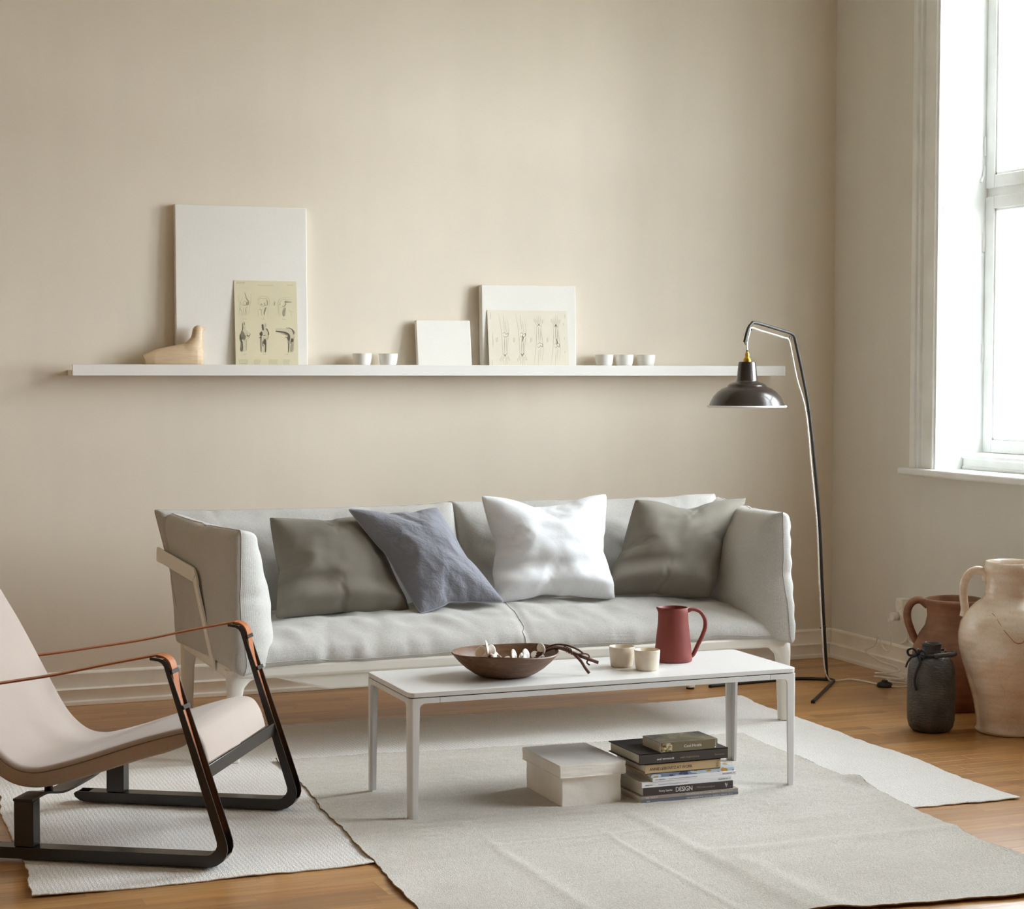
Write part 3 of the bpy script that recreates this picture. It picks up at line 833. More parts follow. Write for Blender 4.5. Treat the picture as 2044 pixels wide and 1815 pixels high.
# lower row: three shaded knees
zf([(390, 870), (420, 850), (440, 900), (450, 970), (480, 1000), (515, 1040), (510, 1090), (490, 1140), (465, 1180), (460, 1320), (362, 1320), (365, 1190), (345, 1140), (350, 1050), (380, 985)], 'bone')
zf([(388, 880), (402, 870), (404, 960), (390, 985)], 'ink'); zf([(380, 990), (400, 1000), (430, 1050), (415, 1110), (395, 1140), (372, 1110), (360, 1050)], 'ink3', 1); zf([(350, 1060), (368, 1060), (385, 1150), (400, 1200), (402, 1320), (362, 1320), (366, 1190), (348, 1130)], 'ink', 1); zf([(375, 1200), (392, 1200), (392, 1318), (375, 1318)], 'ink3', 2)
zl([(455, 1070), (490, 1080), (512, 1060)], .0028, 'ink'); zl([(465, 1040), (475, 1070), (500, 1085)], .002, 'ink'); zl([(440, 1150), (460, 1180), (458, 1320)], .0016, 'ink3'); zl([(420, 840), (425, 880), (415, 900)], .002, 'ink'); zl([(515, 1020), (518, 1060), (495, 1130)], .0014, 'ink3')
zf([(405, 1100), (435, 1060), (450, 1090), (440, 1130), (415, 1150)], 'ink3', 1)
zf([(708, 890), (735, 880), (765, 890), (790, 960), (805, 1030), (820, 1100), (795, 1150), (785, 1330), (700, 1330), (690, 1150), (675, 1040), (720, 985)], 'bone')
zf([(710, 895), (735, 885), (745, 975), (722, 975)], 'ink', 1); zf([(675, 1030), (710, 1000), (725, 1050), (705, 1080), (680, 1060)], 'ink', 1); zf([(780, 945), (805, 965), (830, 1020), (830, 1060), (818, 1060), (812, 1000), (785, 965)], 'ink', 1)
zl([(690, 1090), (670, 1110)], .003, 'ink'); zf([(690, 1090), (708, 1090), (705, 1170), (708, 1330), (695, 1320), (692, 1180)], 'ink', 1); zf([(750, 1130), (785, 1150), (785, 1330), (762, 1330), (765, 1230), (735, 1190)], 'ink', 1); zf([(720, 1160), (735, 1170), (742, 1250), (722, 1230)], 'ink3', 1)
zl([(735, 1065), (775, 1068)], .0026, 'ink'); zl([(825, 1060), (815, 1110), (795, 1145)], .002, 'ink3'); zl([(740, 1100), (750, 1130), (790, 1110)], .0018, 'ink3'); zl([(770, 860), (780, 920)], .0016, 'ink3')
zf([(950, 950), (1040, 945), (1130, 950), (1190, 960), (1240, 1000), (1262, 1070), (1255, 1130), (1240, 1330), (1155, 1330), (1165, 1150), (1140, 1080), (1130, 1030), (1060, 1010), (950, 1000)], 'bone')
zf([(950, 988), (1040, 994), (1120, 1008), (1145, 1030), (1155, 1060), (1130, 1040), (1060, 1016), (950, 1003)], 'ink', 1); zf([(1140, 1020), (1175, 1050), (1185, 1100), (1175, 1150), (1172, 1200), (1160, 1160), (1135, 1110), (1145, 1070)], 'ink', 1); zl([(1110, 940), (1180, 945), (1240, 985), (1265, 1040)], .0030, 'ink'); zl([(1215, 975), (1235, 1010), (1240, 1050)], .0035, 'ink')
zf([(1200, 1120), (1225, 1110), (1240, 1140), (1225, 1180), (1215, 1170), (1195, 1210), (1190, 1160)], 'ink', 1); zf([(1158, 1180), (1172, 1180), (1162, 1330), (1152, 1330)], 'ink', 1); zl([(1100, 1090), (1140, 1095)], .0024, 'ink'); zl([(1255, 1080), (1240, 1140), (1235, 1320)], .0016, 'ink3'); zf([(1190, 1230), (1230, 1190), (1225, 1320), (1185, 1320)], 'ink2', 1)
for x in (412, 735, 1098): d.rows(Z3(x, 1377)[0], Z3(x + 52, 1377)[0], Z3(x, 1377)[1])
for x in (335, 585, 830, 1070): d.rows(Z3(x, 1470)[0], Z3(x + random.choice((110, 150)), 1470)[0], Z3(x, 1470)[1], 6, .0135)
d.done(b1, {'ink': 'printed_shading', 'ink2': 'printed_outline', 'ink3': 'printed_drawing', 'bone': 'printed_tone'})
# print of four arm skeletons, turned sideways
d = Draw(.346, .243)
Z4 = lambda x, y: ((x - 672 - 10 * (y - 260) / 420) / 605, (y - 260) / 462)
def zl(pts, wd=.0010, ink='ink2'): d.line([Z4(*p) for p in pts], wd, ink)
for k, (cx, up, sh) in enumerate(((800, 0, 0), (930, 0, 1), (1060, 1, 0), (1190, 1, 1))):
    fy = (lambda y: y) if not up else (lambda y: 975 - y)
    L = lambda pts, wd=.0009, ink='ink2': zl([(cx + a, fy(b)) for a, b in pts], wd, ink)
    L([(-45, 285), (-35, 350), (-25, 430), (-20, 520), (-18, 600), (-35, 640)], .0008); L([(20, 330), (30, 400), (30, 440), (22, 520), (20, 600), (40, 650)], .0008)
    L([(-10, 290), (-6, 360), (0, 430)], .0008); L([(8, 340), (10, 400), (14, 440)], .0008)
    L([(-15, 440), (0, 430), (10, 445), (25, 435), (22, 460), (0, 465), (-14, 455)], .0016, 'ink3'); L([(0, 465), (-2, 520), (-4, 590)], .0016, 'ink3' if sh else 'ink2'); L([(12, 465), (12, 520), (8, 590)], .0012, 'ink3' if sh else 'ink2')
    if sh: L([(4, 450), (8, 470), (4, 500)], .003, 'ink'); L([(-6, 590), (4, 605), (10, 585)], .0024, 'ink')
    L([(-12, 590), (0, 605), (14, 592)], .0018, 'ink3'); L([(-8, 600), (0, 612), (8, 600)], .0018, 'ink3')
    for a, b in ((-28, 640), (-14, 672), (0, 685), (14, 678), (30, 650)): L([(a * .3, 610), (a * .8, 635), (a, b)], .0009)
    L([(-22, 610), (-38, 640), (-30, 650), (-18, 640)], .0007); L([(22, 610), (36, 640)], .0007)
for x in (737, 866, 997, 1120):
    for j in range(2): zl([(x + j * 8, 470), (x + j * 8, 508 - 6 * j)], .0012)
for x, a, b in ((697, 275, 330), (711, 435, 545), (704, 640, 690), (1250, 350, 378), (1254, 462, 486), (1257, 568, 590), (1262, 285, 320)): zl([(x, a), (x, (a + b) / 2), (x, b)], .0012)
d.done(b2, {'ink': 'printed_shading', 'ink2': 'printed_outline', 'ink3': 'printed_drawing'})

# white porcelain cups
def shelf_cup(x, label, y=6.890):
    t = thing('porcelain_cup', label, 'cup', (x, y, SZ), group='white cups on the ledge')
    out = [(0, 0), (.020, 0), (.0225, .004), (.0285, .014), (.0340, .030), (.0368, .048), (.0378, .065)]
    inn = [(.0358, .0655), (.0345, .048), (.0315, .030), (.024, .014), (0, .008)]
    MB().lathe(out + inn, 40).build('bowl', 'cupwhite', t, smooth=60)
    MB().lathe([(.016, .0), (.0165, .0012), (.0185, .0012), (.019, 0)], 32, (0, 0, -.0)).build('foot_ring', 'cupwhite', t, smooth=60)
shelf_cup(2.096, 'white cup nearest to the large canvas, left of the pair')
shelf_cup(2.202, 'white cup between another cup and the small canvas, right of the pair')
shelf_cup(3.128, 'white cup nearest to the thick canvas, first of the three')
shelf_cup(3.219, 'white cup in the middle of the three cups at the right')
shelf_cup(3.318, 'white cup nearest to the lamp, last of the three')

# wooden bird
bird = thing('wooden_bird', 'pale wooden bird figurine sitting at the left end of the ledge', 'figurine', (1.36, 6.877, SZ))
def loft(stn, seg=24):
    # stn: (x, z, half height, half width, tilt): ellipses whose plane is tilted about y
    m = MB(); V = []; F = []
    for x, z, hh, hw, tl in stn:
        for k in range(seg):
            a = 2 * math.pi * k / seg
            V.append((x - math.sin(tl) * hh * math.sin(a), hw * .8 * math.cos(a), z + math.cos(tl) * hh * math.sin(a)))
    for i in range(len(stn) - 1):
        for k in range(seg): F.append((i * seg + k, i * seg + (k + 1) % seg, (i + 1) * seg + (k + 1) % seg, (i + 1) * seg + k))
    F.append(list(range(seg))[::-1]); F.append([(len(stn) - 1) * seg + k for k in range(seg)])
    return m.add(V, F)
# body: tail wedge to breast
mm = loft([(-.1125, .034, .0245, .013, .33), (-.098, .036, .029, .018, .2), (-.075, .039, .036, .025, 0), (-.03, .043, .043, .031, 0), (.02, .048, .048, .035, 0), (.06, .053, .053, .035, 0), (.085, .053, .051, .032, 0), (.100, .050, .042, .025, 0), (.110, .048, .028, .014, 0)])
m2 = loft([(.055, .060, .05, .034, math.pi / 2), (.066, .088, .044, .031, math.pi / 2), (.079, .106, .031, .025, math.pi / 2), (.087, .122, .0225, .021, math.pi / 2), (.089, .138, .020, .0195, math.pi / 2), (.091, .153, .0195, .019, math.pi / 2), (.092, .163, .014, .014, math.pi / 2), (.0925, .1680, .004, .005, math.pi / 2)])
mm.add(m2.v, m2.f)
m3 = loft([(.092, .151, .015, .015, 0), (.106, .153, .0105, .010, 0), (.116, .1545, .006, .006, 0), (.125, .156, .0015, .002, 0)])
mm.add(m3.v, m3.f)
bo = mm.build('body', 'bird', bird)
rm = bo.modifiers.new('remesh', 'REMESH'); rm.mode = 'VOXEL'; rm.voxel_size = .0022; rm.use_smooth_shade = True
sm = bo.modifiers.new('smooth', 'SMOOTH'); sm.factor = .6; sm.iterations = 8
dg = bpy.context.evaluated_depsgraph_get(); me = bpy.data.meshes.new_from_object(bo.evaluated_get(dg))
for v in me.vertices: v.co.z = max(v.co.z, .0004)
bo.modifiers.clear(); bo.data = me
for p in me.polygons: p.use_smooth = True

# ================================================================== FLOOR LAMP
LB = Vector((3.875, 6.365, 0)); LW = Vector((-.923, -.384, 0))
lamp = thing('floor_lamp', 'black enamel floor lamp on a bent steel tube behind the sofa', 'lamp', (3.875, 6.365, 0))
def LP(s, z, off=0): return tuple(LW * s + Vector((-LW.y, LW.x, 0)) * off + Vector((0, 0, z)))
pole = [(.0, .008), (.006, .06), (.024, .231), (.042, .43), (.060, .634), (.092, .86), (.136, 1.092), (.180, 1.235), (.222, 1.350)]
pp = spline([(s, z, 0) for s, z in pole], 6)
pp += spline([(.222, 1.350, 0), (.236, 1.382, 0), (.262, 1.3955, 0), (.300, 1.402, 0)], 5)[1:]
pp += spline([(.300, 1.402, 0), (.47, 1.430, 0), (.502, 1.424, 0), (.522, 1.403, 0), (.541, 1.357, 0)], 6)[1:]
MB().tube([LP(p.x, p.y) for p in pp], .0062, 12).build('pole', 'steel', lamp, smooth=60)
a1 = Vector((3.384, 6.431, .0065)) - LB; a2 = Vector((3.586, 5.990, .0065)) - LB; vt = Vector((3.925, 6.385, .0065)) - LB
base = fillet_path([a1, Vector((3.80, 6.475, .0065)) - LB, vt, a2], [.12, .045], 8)
MB().tube(base, .0065, 12).build('base', 'steel', lamp, smooth=60)
for e in (a1, a2): MB().lathe([(0, -.0075), (.0075, -.0065), (.0075, .004), (0, .004)], 14, tuple(e)).build('rubber_tip', 'blackrub', lamp, smooth=40)
sc_ = LP(.525, 1.113)
so = [(.1455, 0), (.142, .006), (.136, .020), (.127, .038), (.112, .055), (.094, .068), (.075, .0755), (.0735, .079), (.066, .086), (.052, .0915), (.0425, .094), (.0395, .10), (.0335, .160), (.0315, .1685), (.027, .170), (0, .1705)]
shd = MB().lathe(so, 64, sc_).build('lamp_shade', 'shadeblk', lamp, smooth=50)
si = [(max(0, r - .0025), z - .0015) for r, z in so]
MB().lathe(si, 64, sc_).build('inner_enamel', 'shadewht', shd, smooth=60)
MB().lathe([(.1425, -.001), (.1475, -.003), (.1505, .0005), (.1495, .0045), (.1445, .005)], 64, sc_).build('white_rim', 'shadewht', shd, smooth=180)
cap = (sc_[0], sc_[1], sc_[2] + .1705)
MB().lathe([(0, 0), (.0150, 0), (.0155, .003), (.0155, .007), (.0125, .009), (.0125, .012), (.0090, .016), (.0075, .019), (.0085, .022), (.0085, .028), (.0060, .032), (.0045, .037), (0, .038)], 28, cap).build('brass_cap', 'brass', lamp, smooth=40)
MB().lathe([(0, 0), (.0032, 0), (.0030, .007), (0, .007)], 14, (cap[0], cap[1], cap[2] + .037)).build('cord_grip', 'blackrub', lamp, smooth=40)
bu = MB()
bu.lathe([(0, -.055), (.014, -.05), (.024, -.036), (.026, -.022), (.018, -.004), (.013, .010), (.013, .04), (0, .04)], 24, (sc_[0], sc_[1], sc_[2] + .075))
bu.build('bulb', 'cupwhite', lamp, smooth=60)
def twisted(path, r=.0019, pitch=.013, name='cord', parent=None, sub=None):
    # two twisted strands along a smooth path
    P = [Vector(p) for p in path]; L = 0; st = [[], []]; res = []
    for i in range(len(P) - 1):
        n = max(1, int((P[i + 1] - P[i]).length / .0028))
        for k in range(n): res.append(P[i].lerp(P[i + 1], k / n))
    res.append(P[-1]); up = Vector((0, 0, 1))
    for i, p in enumerate(res):
        a = res[max(0, i - 1)]; b = res[min(len(res) - 1, i + 1)]; t = (b - a).normalized()
        n1 = t.cross(up if abs(t.z) < .92 else Vector((1, 0, 0))).normalized(); n2 = t.cross(n1)
        if i: L += (p - res[i - 1]).length
        an = 2 * math.pi * L / pitch
        o_ = (n1 * math.cos(an) + n2 * math.sin(an)) * r
        st[0].append(p + o_); st[1].append(p - o_)
    m = MB()
    for s_ in st: m.tube(s_, r * 1.08, 6)
    return m.build(name, 'cord', parent, smooth=180)
c1 = [LP(.525, 1.326), LP(.527, 1.352), LP(.512, 1.395), LP(.503, 1.411), LP(.44, 1.400), LP(.36, 1.387), LP(.30, 1.376), LP(.270, 1.368)]
c1 += [LP(.250, 1.31, .002), LP(.222, 1.22, .004), LP(.163, 1.085, .005), LP(.124, .86, .006), LP(.085, .634, .006), LP(.072, .43, .008), LP(.050, .231, .008), LP(.044, .12, .012), LP(.030, .05, .012), LP(.0, .012, .012)]
fl_ = [Vector(p) - LB for p in ((3.925, 6.372, .0045), (3.99, 6.378, .0045), (4.02, 6.32, .0045), (4.034, 6.235, .0045))]
twisted(spline(c1 + [tuple(p) for p in fl_], 10), parent=lamp)
swc = Vector((4.037, 6.200, 0)) - LB
MB().lathe([(0, 0), (.030, 0), (.031, .004), (.030, .012), (.024, .017), (.014, .020), (.011, .027), (0, .028)], 28, tuple(swc), sx=1.0, sy=1.0).build('foot_switch', 'blackrub', lamp, smooth=50)
c2 = [(4.050, 6.172, .006), (4.085, 6.15, .0045), (4.135, 6.17, .0045), (4.17, 6.25, .006), (4.12, 6.31, .006), (4.10, 6.25, .009), (4.15, 6.18, .008), (4.195, 6.22, .008), (4.165, 6.32, .008), (4.10, 6.36, .012), (4.075, 6.31, .022), (4.12, 6.26, .016), (4.17, 6.27, .012),
      (4.19, 6.35, .010), (4.13, 6.40, .018), (4.10, 6.34, .030), (4.16, 6.30, .036), (4.205, 6.36, .040), (4.212, 6.44, .044), (4.205, 6.50, .050), (4.200, 6.575, .068), (4.205, 6.60, .082), (4.212, 6.545, .108), (4.214, 6.53, .142), (4.218, 6.518, .150), (4.215, 6.508, .128), (4.212, 6.47, .100), (4.208, 6.425, .104), (4.196, 6.402, .150), (4.186, 6.396, .200), (4.184, 6.392, .236)]
twisted(spline([tuple(Vector(p) - LB) for p in c2], 8), parent=lamp)
pl = MB(); pl.lathe([(0, 0), (.017, 0), (.0185, .004), (.0185, .018), (.015, .022), (.015, .026), (0, .026)], 24)
po = pl.build('plug', 'plugw', lamp, smooth=40); po.rotation_euler = (0, R(90), 0); po.location = Vector((4.176, 6.368, .252)) - LB
pl = MB().box(-.006, .006, -.006, .006, -.018, .0); ps = pl.build('plug_stem', 'plugw', po, bevel=.002); ps.location = (.018, .012, .010); 
for s, z, o_ in ((.533, 1.357, 0), (.508, 1.408, 0), (.258, 1.376, 0), (.147, 1.09, .003), (.071, .634, .003), (.037, .225, .004)):
    cpt = Vector(LP(s, z, o_)); seg = 18
    ring = [cpt + LW * math.cos(2 * math.pi * k / seg) * .0105 + Vector((-LW.y, LW.x, 0)) * math.sin(2 * math.pi * k / seg) * .0105 for k in range(seg)]
    if z > 1.2: ring = [cpt + LW * math.cos(2 * math.pi * k / seg) * .0085 + Vector((0, 0, 1)) * math.sin(2 * math.pi * k / seg) * .0085 for k in range(seg)]
    MB().tube(ring, .0019, 6, True).build('cord_ring', 'steel', lamp, smooth=180)
MB().box(-.004, .004, -.006, .006, -.012, .012).build('clamp', 'steel', lamp, loc=LP(.036, .222, .010), bevel=.001)

# ================================================================== WALL SOCKET
sk = thing('wall_socket', 'ivory double wall socket with a white plug below the window', 'socket', (WX, 6.364, .227))
MB().box(4.208, WX, 6.342, 6.388, .227, .324).build('housing', 'plastic', sk, world=True, bevel=.003, bseg=3)
for z in (.298, .252):
    d_ = MB().lathe([(.019, 0), (.0185, .004), (.016, .004), (.0155, -.004), (0, -.004)], 28)
    so_ = d_.build('socket_face', 'plastic', sk, smooth=40); so_.rotation_euler = (0, R(-90), 0); so_.location = Vector((4.208, 6.365, z)) - Vector(sk.location)
    for y in (-.0075, .0075):
        MB().lathe([(0, .0002), (.0028, .0002), (.0028, -.003), (0, -.003)], 12, (0, y, -.0036)).build('pin_hole', 'blackrub', so_, smooth=40)
for y in (6.358, 6.348):
    MB().tube(fillet_path([(WX - .006, y, .230), (WX - .006, y, .150), (WX - .010, y + (.04 if y > 6.35 else -.10), .134)], .022, 5), .0038, 8).build('conduit', 'plastic', sk, world=True, smooth=60)

# ================================================================== RUGS
def rug(name, label, corners, nx, ny, height, mat, edge, edgemat, th, sd):
    # corners FL, FR, BR, BL in x, y; height(x, y) = top surface
    FL, FR, BR, BL = [Vector((c[0], c[1], 0)) for c in corners]
    t = thing(name, label, 'rug', (tuple((FL + FR + BR + BL) / 4)))
    loc = Vector(t.location)
    top = []; V = []; F = []
    for j in range(ny + 1):
        for i in range(nx + 1):
            u, v = i / nx, j / ny
            p = FL * (1 - u) * (1 - v) + FR * u * (1 - v) + BR * u * v + BL * (1 - u) * v
            eu = min(u, 1 - u); ev = min(v, 1 - v)
            p.x += edge * (noise.noise(Vector((p.y * 3.1 + sd, u * 2, .3))) + .35 * noise.noise(Vector((p.y * 22, u * 3 + sd, 1.3)))) * math.exp(-eu * 12)
            p.y += edge * (noise.noise(Vector((p.x * 3.1, v * 2 + sd, 4.3))) + .35 * noise.noise(Vector((p.x * 22 + sd, v * 3, 2.3)))) * math.exp(-ev * 12)
            z = height(p.x, p.y, u, v)
            V.append((p.x - loc.x, p.y - loc.y, z))
    n = len(V); W = nx + 1
    V += [(a, b, c - th) for a, b, c in V]
    for j in range(ny):
        for i in range(nx):
            q = [j * W + i, j * W + i + 1, (j + 1) * W + i + 1, (j + 1) * W + i]
            F.append(q); F.append([k + n for k in q[::-1]])
    me = bpy.data.meshes.new('pile'); 
    bdr = [i for i in range(nx)] + [j * W + nx for j in range(ny)] + [ny * W + i for i in range(nx, 0, -1)] + [j * W for j in range(ny, 0, -1)]
    for k in range(len(bdr)):
        a, b = bdr[k], bdr[(k + 1) % len(bdr)]; F.append([a, a + n, b + n, b])
    me.from_pydata(V, [], F)
    o = link('pile', me, mat, t, smooth=70)
    eb = MB().tube([Vector(V[i]) - Vector((0, 0, th * .5)) for i in bdr], [th * .55 * (1 + .5 * noise.noise(Vector((k * .9, sd, 0)))) for k in range(len(bdr))], 6, True)
    eb.build('bound_edge', edgemat, t, smooth=180)
    return t
def ridge(x, y, ax, c, lo, hi, w, h):
    # soft crease along a line ax = c between lo and hi
    d, s = (x - c, y) if ax == 'x' else (y - c, x)
    e = 1 / (1 + math.exp(-(s - lo) * 40)) * 1 / (1 + math.exp((s - hi) * 40))
    return h * math.exp(-(d / w) ** 2) * e
def h1(x, y, u, v):
    z = .0055 + .0022 * noise.noise(Vector((x * 2.1, y * 2.1, 3))) + .0018 * noise.noise(Vector((x * 6, y * 6, 7)))
    z += .0012 * noise.noise(Vector((x * 40, y * 40, 1)))
    ev = min(v, 1 - v); eu = min(u, 1 - u)
    z += .006 * math.exp(-ev * 30) * max(0, noise.noise(Vector((x * 4, 2, 9)))) + .006 * math.exp(-eu * 40) * max(0, noise.noise(Vector((y * 4, 5, 9))))
    if v > .9: z += .016 * max(0, noise.noise(Vector((x * 2.4 + 4, 1.2, .4)))) * (v - .9) / .1
    return max(z, .0041)
def h2(x, y, u, v):
    over = 1 / (1 + math.exp(-(y - 4.40) * 60)); z = .0045 + over * .0035
    z += .0030 * noise.noise(Vector((x * 2.4 + 9, y * 2.4, 3))) + .0015 * noise.noise(Vector((x * 9 + 2, y * 3.5, 5)))
    z += ridge(x, y, 'x', 2.19 + .012 * noise.noise(Vector((1, y * 3, 2))), 3.5, 4.66, .028, .005) + ridge(x, y, 'x', 2.245, 3.5, 4.12, .05, .010) + ridge(x, y, 'x', 1.71 + .015 * noise.noise(Vector((4, y * 3, 2))), 3.5, 4.72, .022, .004) + ridge(x, y, 'y', 4.19 + .01 * noise.noise(Vector((7, x * 3, 2))), 2.19, 3.0, .03, .007)
    z += ridge(x, y, 'y', 4.70 + .012 * noise.noise(Vector((9, x * 3, 2))), 1.3, 2.22, .026, .004) + ridge(x, y, 'x', 2.035, 3.6, 4.6, .010, .003) + ridge(x, y, 'y', 4.45, 1.7, 2.2, .02, .004)
    ev = min(v, 1 - v); eu = min(u, 1 - u)
    z += .010 * math.exp(-v * 45) * (.6 + noise.noise(Vector((x * 3, 3, 1)))) + .016 * math.exp(-eu * 60) * max(0, noise.noise(Vector((y * 3.3 + 1.6, u * 3, 1))))
    z += .02 * math.exp(-((x - 3.01) / .03) ** 2 - ((y - 4.75) / .07) ** 2)
    return max(z, .0040 + over * .003, (h1(x, y, .5, .5) + .0045) / (1 + math.exp(-(y - 4.385) * 55)))
rug('woven_rug', 'large chunky off-white rug lying under the sofa front and the armchair', [(.535, 4.425), (3.34, 4.42), (3.39, 6.19), (.60, 6.275)], 190, 120, h1, 'rug1', .018, 'rug1', .0040, 2)
rug('woven_rug', 'flat greige linen rug with fold creases lying on the larger rug under the coffee table', [(1.335, 3.74), (2.93, 3.545), (3.035, 5.535), (1.44, 5.685)], 190, 230, h2, 'rug2', .018, 'rugedge', .0035, 8)

# ================================================================== COFFEE TABLE
TX0, TX1, TY0, TY1, TZ = 1.586, 2.804, 4.777, 5.172, .363
RZ = .0045
ct = thing('coffee_table', 'low white rectangular coffee table in front of the sofa', 'table', ((TX0 + TX1) / 2, (TY0 + TY1) / 2, RZ))
def rrect(x0, x1, y0, y1, r, n=6):
    out = []
    for cx, cy, a0 in ((x1 - r, y0 + r, -90), (x1 - r, y1 - r, 0), (x0 + r, y1 - r, 90), (x0 + r, y0 + r, 180)):
        for k in range(n + 1):
            a = R(a0 + 90 * k / n); out.append((cx + r * math.cos(a), cy + r * math.sin(a)))
    return out
MB().prism(rrect(TX0, TX1, TY0, TY1, .020), TZ - .0135, TZ, 'z').build('tabletop', 'lacquer', ct, world=True, bevel=.0015)
MB().prism(rrect(TX0 + .004, TX1 - .004, TY0 + .004, TY1 - .004, .016), TZ - .0165, TZ - .0135, 'z').build('gap_shade_slab', 'blackrub', ct, world=True)  # black slab painting the shade between top and apron
AT, AB = TZ - .0160, TZ - .0310       # apron
ST = .088                             # apron stub on each leg piece
def table_leg(cx, cy, sx, sy):
    m = MB(); w1, w0, th = .030, .024, .008
    # L-section leg, tapering, with rounded outer corner and fillets into the apron
    def sec(w, z, tk=th):
        n = 5; r = .011; out = []
        for k in range(n + 1):
            a = math.pi + math.pi / 2 * k / n; out.append((r + r * math.cos(a), r + r * math.sin(a)))
        out += [(w, 0), (w, tk), (tk, tk), (tk, w), (0, w)]
        return [(cx + sx * a, cy + sy * b, z) for a, b in out]
    zs = [(w0, RZ), (w0 + .002, .12), (w1 - .001, .26), (w1, AB - .012), (w1 + .003, AB - .005), (w1 + .012, AB), (ST, AB + .0002), (ST, AT)]
    V = []; F = []; secs = [sec(w, z) for w, z in zs]; k = len(secs[0])
    for s_ in secs: V += s_
    for i in range(len(secs) - 1):
        for j in range(k): F.append((i * k + j, i * k + (j + 1) % k, (i + 1) * k + (j + 1) % k, (i + 1) * k + j))
    F.append(list(range(k))); F.append([(len(secs) - 1) * k + j for j in range(k)][::-1])
    m.add(V, F); m.build('leg', 'lacquer', ct, world=True, smooth=32)
e = .0012
for cx, sx in ((TX0 + e, 1), (TX1 - e, -1)):
    for cy, sy in ((TY0 + e, 1), (TY1 - e, -1)): table_leg(cx, cy, sx, sy)
for cy in (TY0 + e, TY1 - e - .008): MB().box(TX0 + ST + .0022, TX1 - ST - .0022, cy, cy + .008, AB, AT).build('apron_rail', 'lacquer', ct, world=True, bevel=.0006)
for cx in (TX0 + e, TX1 - e - .008): MB().box(cx, cx + .008, TY0 + ST + .0022, TY1 - ST - .0022, AB, AT).build('apron_rail', 'lacquer', ct, world=True, bevel=.0006)

# ---- bowl with branch
bowl = thing('wooden_bowl', 'dark walnut bowl with an uneven rim on the coffee table', 'bowl', (1.940, 4.958, TZ))
wobb = lambda a, r, z: (.003 * math.sin(2 * a + .4) + .002 * math.sin(3 * a + 1)) * (z / .07)
bo_ = [(0, 0), (.066, 0), (.078, .003), (.094, .011), (.116, .026), (.137, .045), (.153, .063), (.1580, .069)]
bi_ = [(.1565, .0725), (.1520, .071), (.133, .050), (.111, .031), (.085, .016), (.06, .011), (0, .010)]
MB().lathe(bo_ + bi_, 72, (0, 0, .0003), 1.0, .92, wobb).build('vessel', 'bowl', bowl, smooth=50)
br = thing('flower_branch', 'brown vine sprig with white waxy petals lying in the wooden bowl', 'branch', (1.94, 4.95, TZ + .012))
BL_ = Vector(br.location)
vines = [[(1.885, 4.945, .412), (1.93, 4.95, .390), (1.99, 4.955, .400), (2.045, 4.95, .425), (2.085, 4.938, .4395), (2.115, 4.925, .434), (2.150, 4.905, .418), (2.195, 4.892, .400), (2.203, 4.886, .397)],
         [(1.95, 4.93, .385), (2.01, 4.945, .402), (2.06, 4.945, .430), (2.095, 4.932, .440), (2.125, 4.912, .430), (2.148, 4.895, .407), (2.160, 4.882, .384), (2.168, 4.872, .370)],
         [(2.04, 4.965, .425), (2.085, 4.945, .4465), (2.118, 4.925, .447), (2.145, 4.905, .436), (2.160, 4.898, .425)],
         [(2.02, 4.95, .412), (2.07, 4.935, .437), (2.11, 4.918, .439), (2.14, 4.900, .424), (2.165, 4.893, .424), (2.178, 4.895, .415), (2.172, 4.898, .398), (2.178, 4.892, .390)]]
for i, v_ in enumerate(vines):
    P = spline([tuple(Vector(p) - BL_) for p in v_], 8)
    MB().tube(P, [(.0052, .0045, .0028, .0024)[i] * (1 + .12 * noise.noise(Vector((k * .5, i, 0)))) for k in range(len(P))], 8).build('stem', 'vine', br, smooth=180)
hx = []
for k in range(40):
    a = k / 40 * 2 * math.pi * 3; s_ = k / 40
    c_ = Vector((2.112, 4.922, .438)).lerp(Vector((2.130, 4.910, .428)), s_) - BL_
    hx.append(c_ + Vector((0, math.cos(a) * .0075, math.sin(a) * .0075)))
MB().tube(hx, .0016, 6).build('tendril', 'vine', br, smooth=180)
kn = MB(); kn.tube(spline([tuple(Vector(p) - BL_) for p in ((1.878, 4.925, .430), (1.882, 4.918, .422), (1.896, 4.912, .418), (1.915, 4.915, .414), (1.94, 4.92, .405))], 5), [.006, .0085, .0085, .007, .0085, .0085, .006, .005, .0055, .0055, .0045, .0042, .005, .004, .0035, .0035, .003, .003, .003, .003, .003][:21], 10)
kn.build('seed_head', 'vine', br, smooth=180)
pet = [((1.872, 4.93, .4535), .0165, .021, (80, 0, 10)), ((1.855, 4.94, .441), .014, .018, (70, 30, -40)), ((1.890, 4.94, .444), .012, .016, (75, -20, 30)), ((1.898, 4.935, .427), .016, .016, (55, 0, 0)), ((1.914, 4.935, .419), .013, .014, (60, 10, 40)), ((1.848, 4.93, .415), .018, .013, (30, 0, 0)), ((1.932, 4.93, .414), .016, .013, (50, 0, -10)), ((1.950, 4.925, .417), .010, .017, (85, 0, 40)), ((1.960, 4.94, .425), .012, .018, (80, -15, -20)), ((1.970, 4.92, .408), .011, .010, (60, 0, 0)), ((1.976, 4.93, .417), .006, .016, (85, 15, 60)), ((1.989, 4.928, .414), .012, .014, (80, 0, 20)), ((2.000, 4.945, .424), .015, .018, (75, -35, -15)), ((2.031, 4.95, .418), .015, .014, (60, 30, 0)), ((2.048, 4.948, .437), .014, .018, (80, -30, 10)), ((2.052, 4.955, .412), .013, .010, (60, 0, 0))]
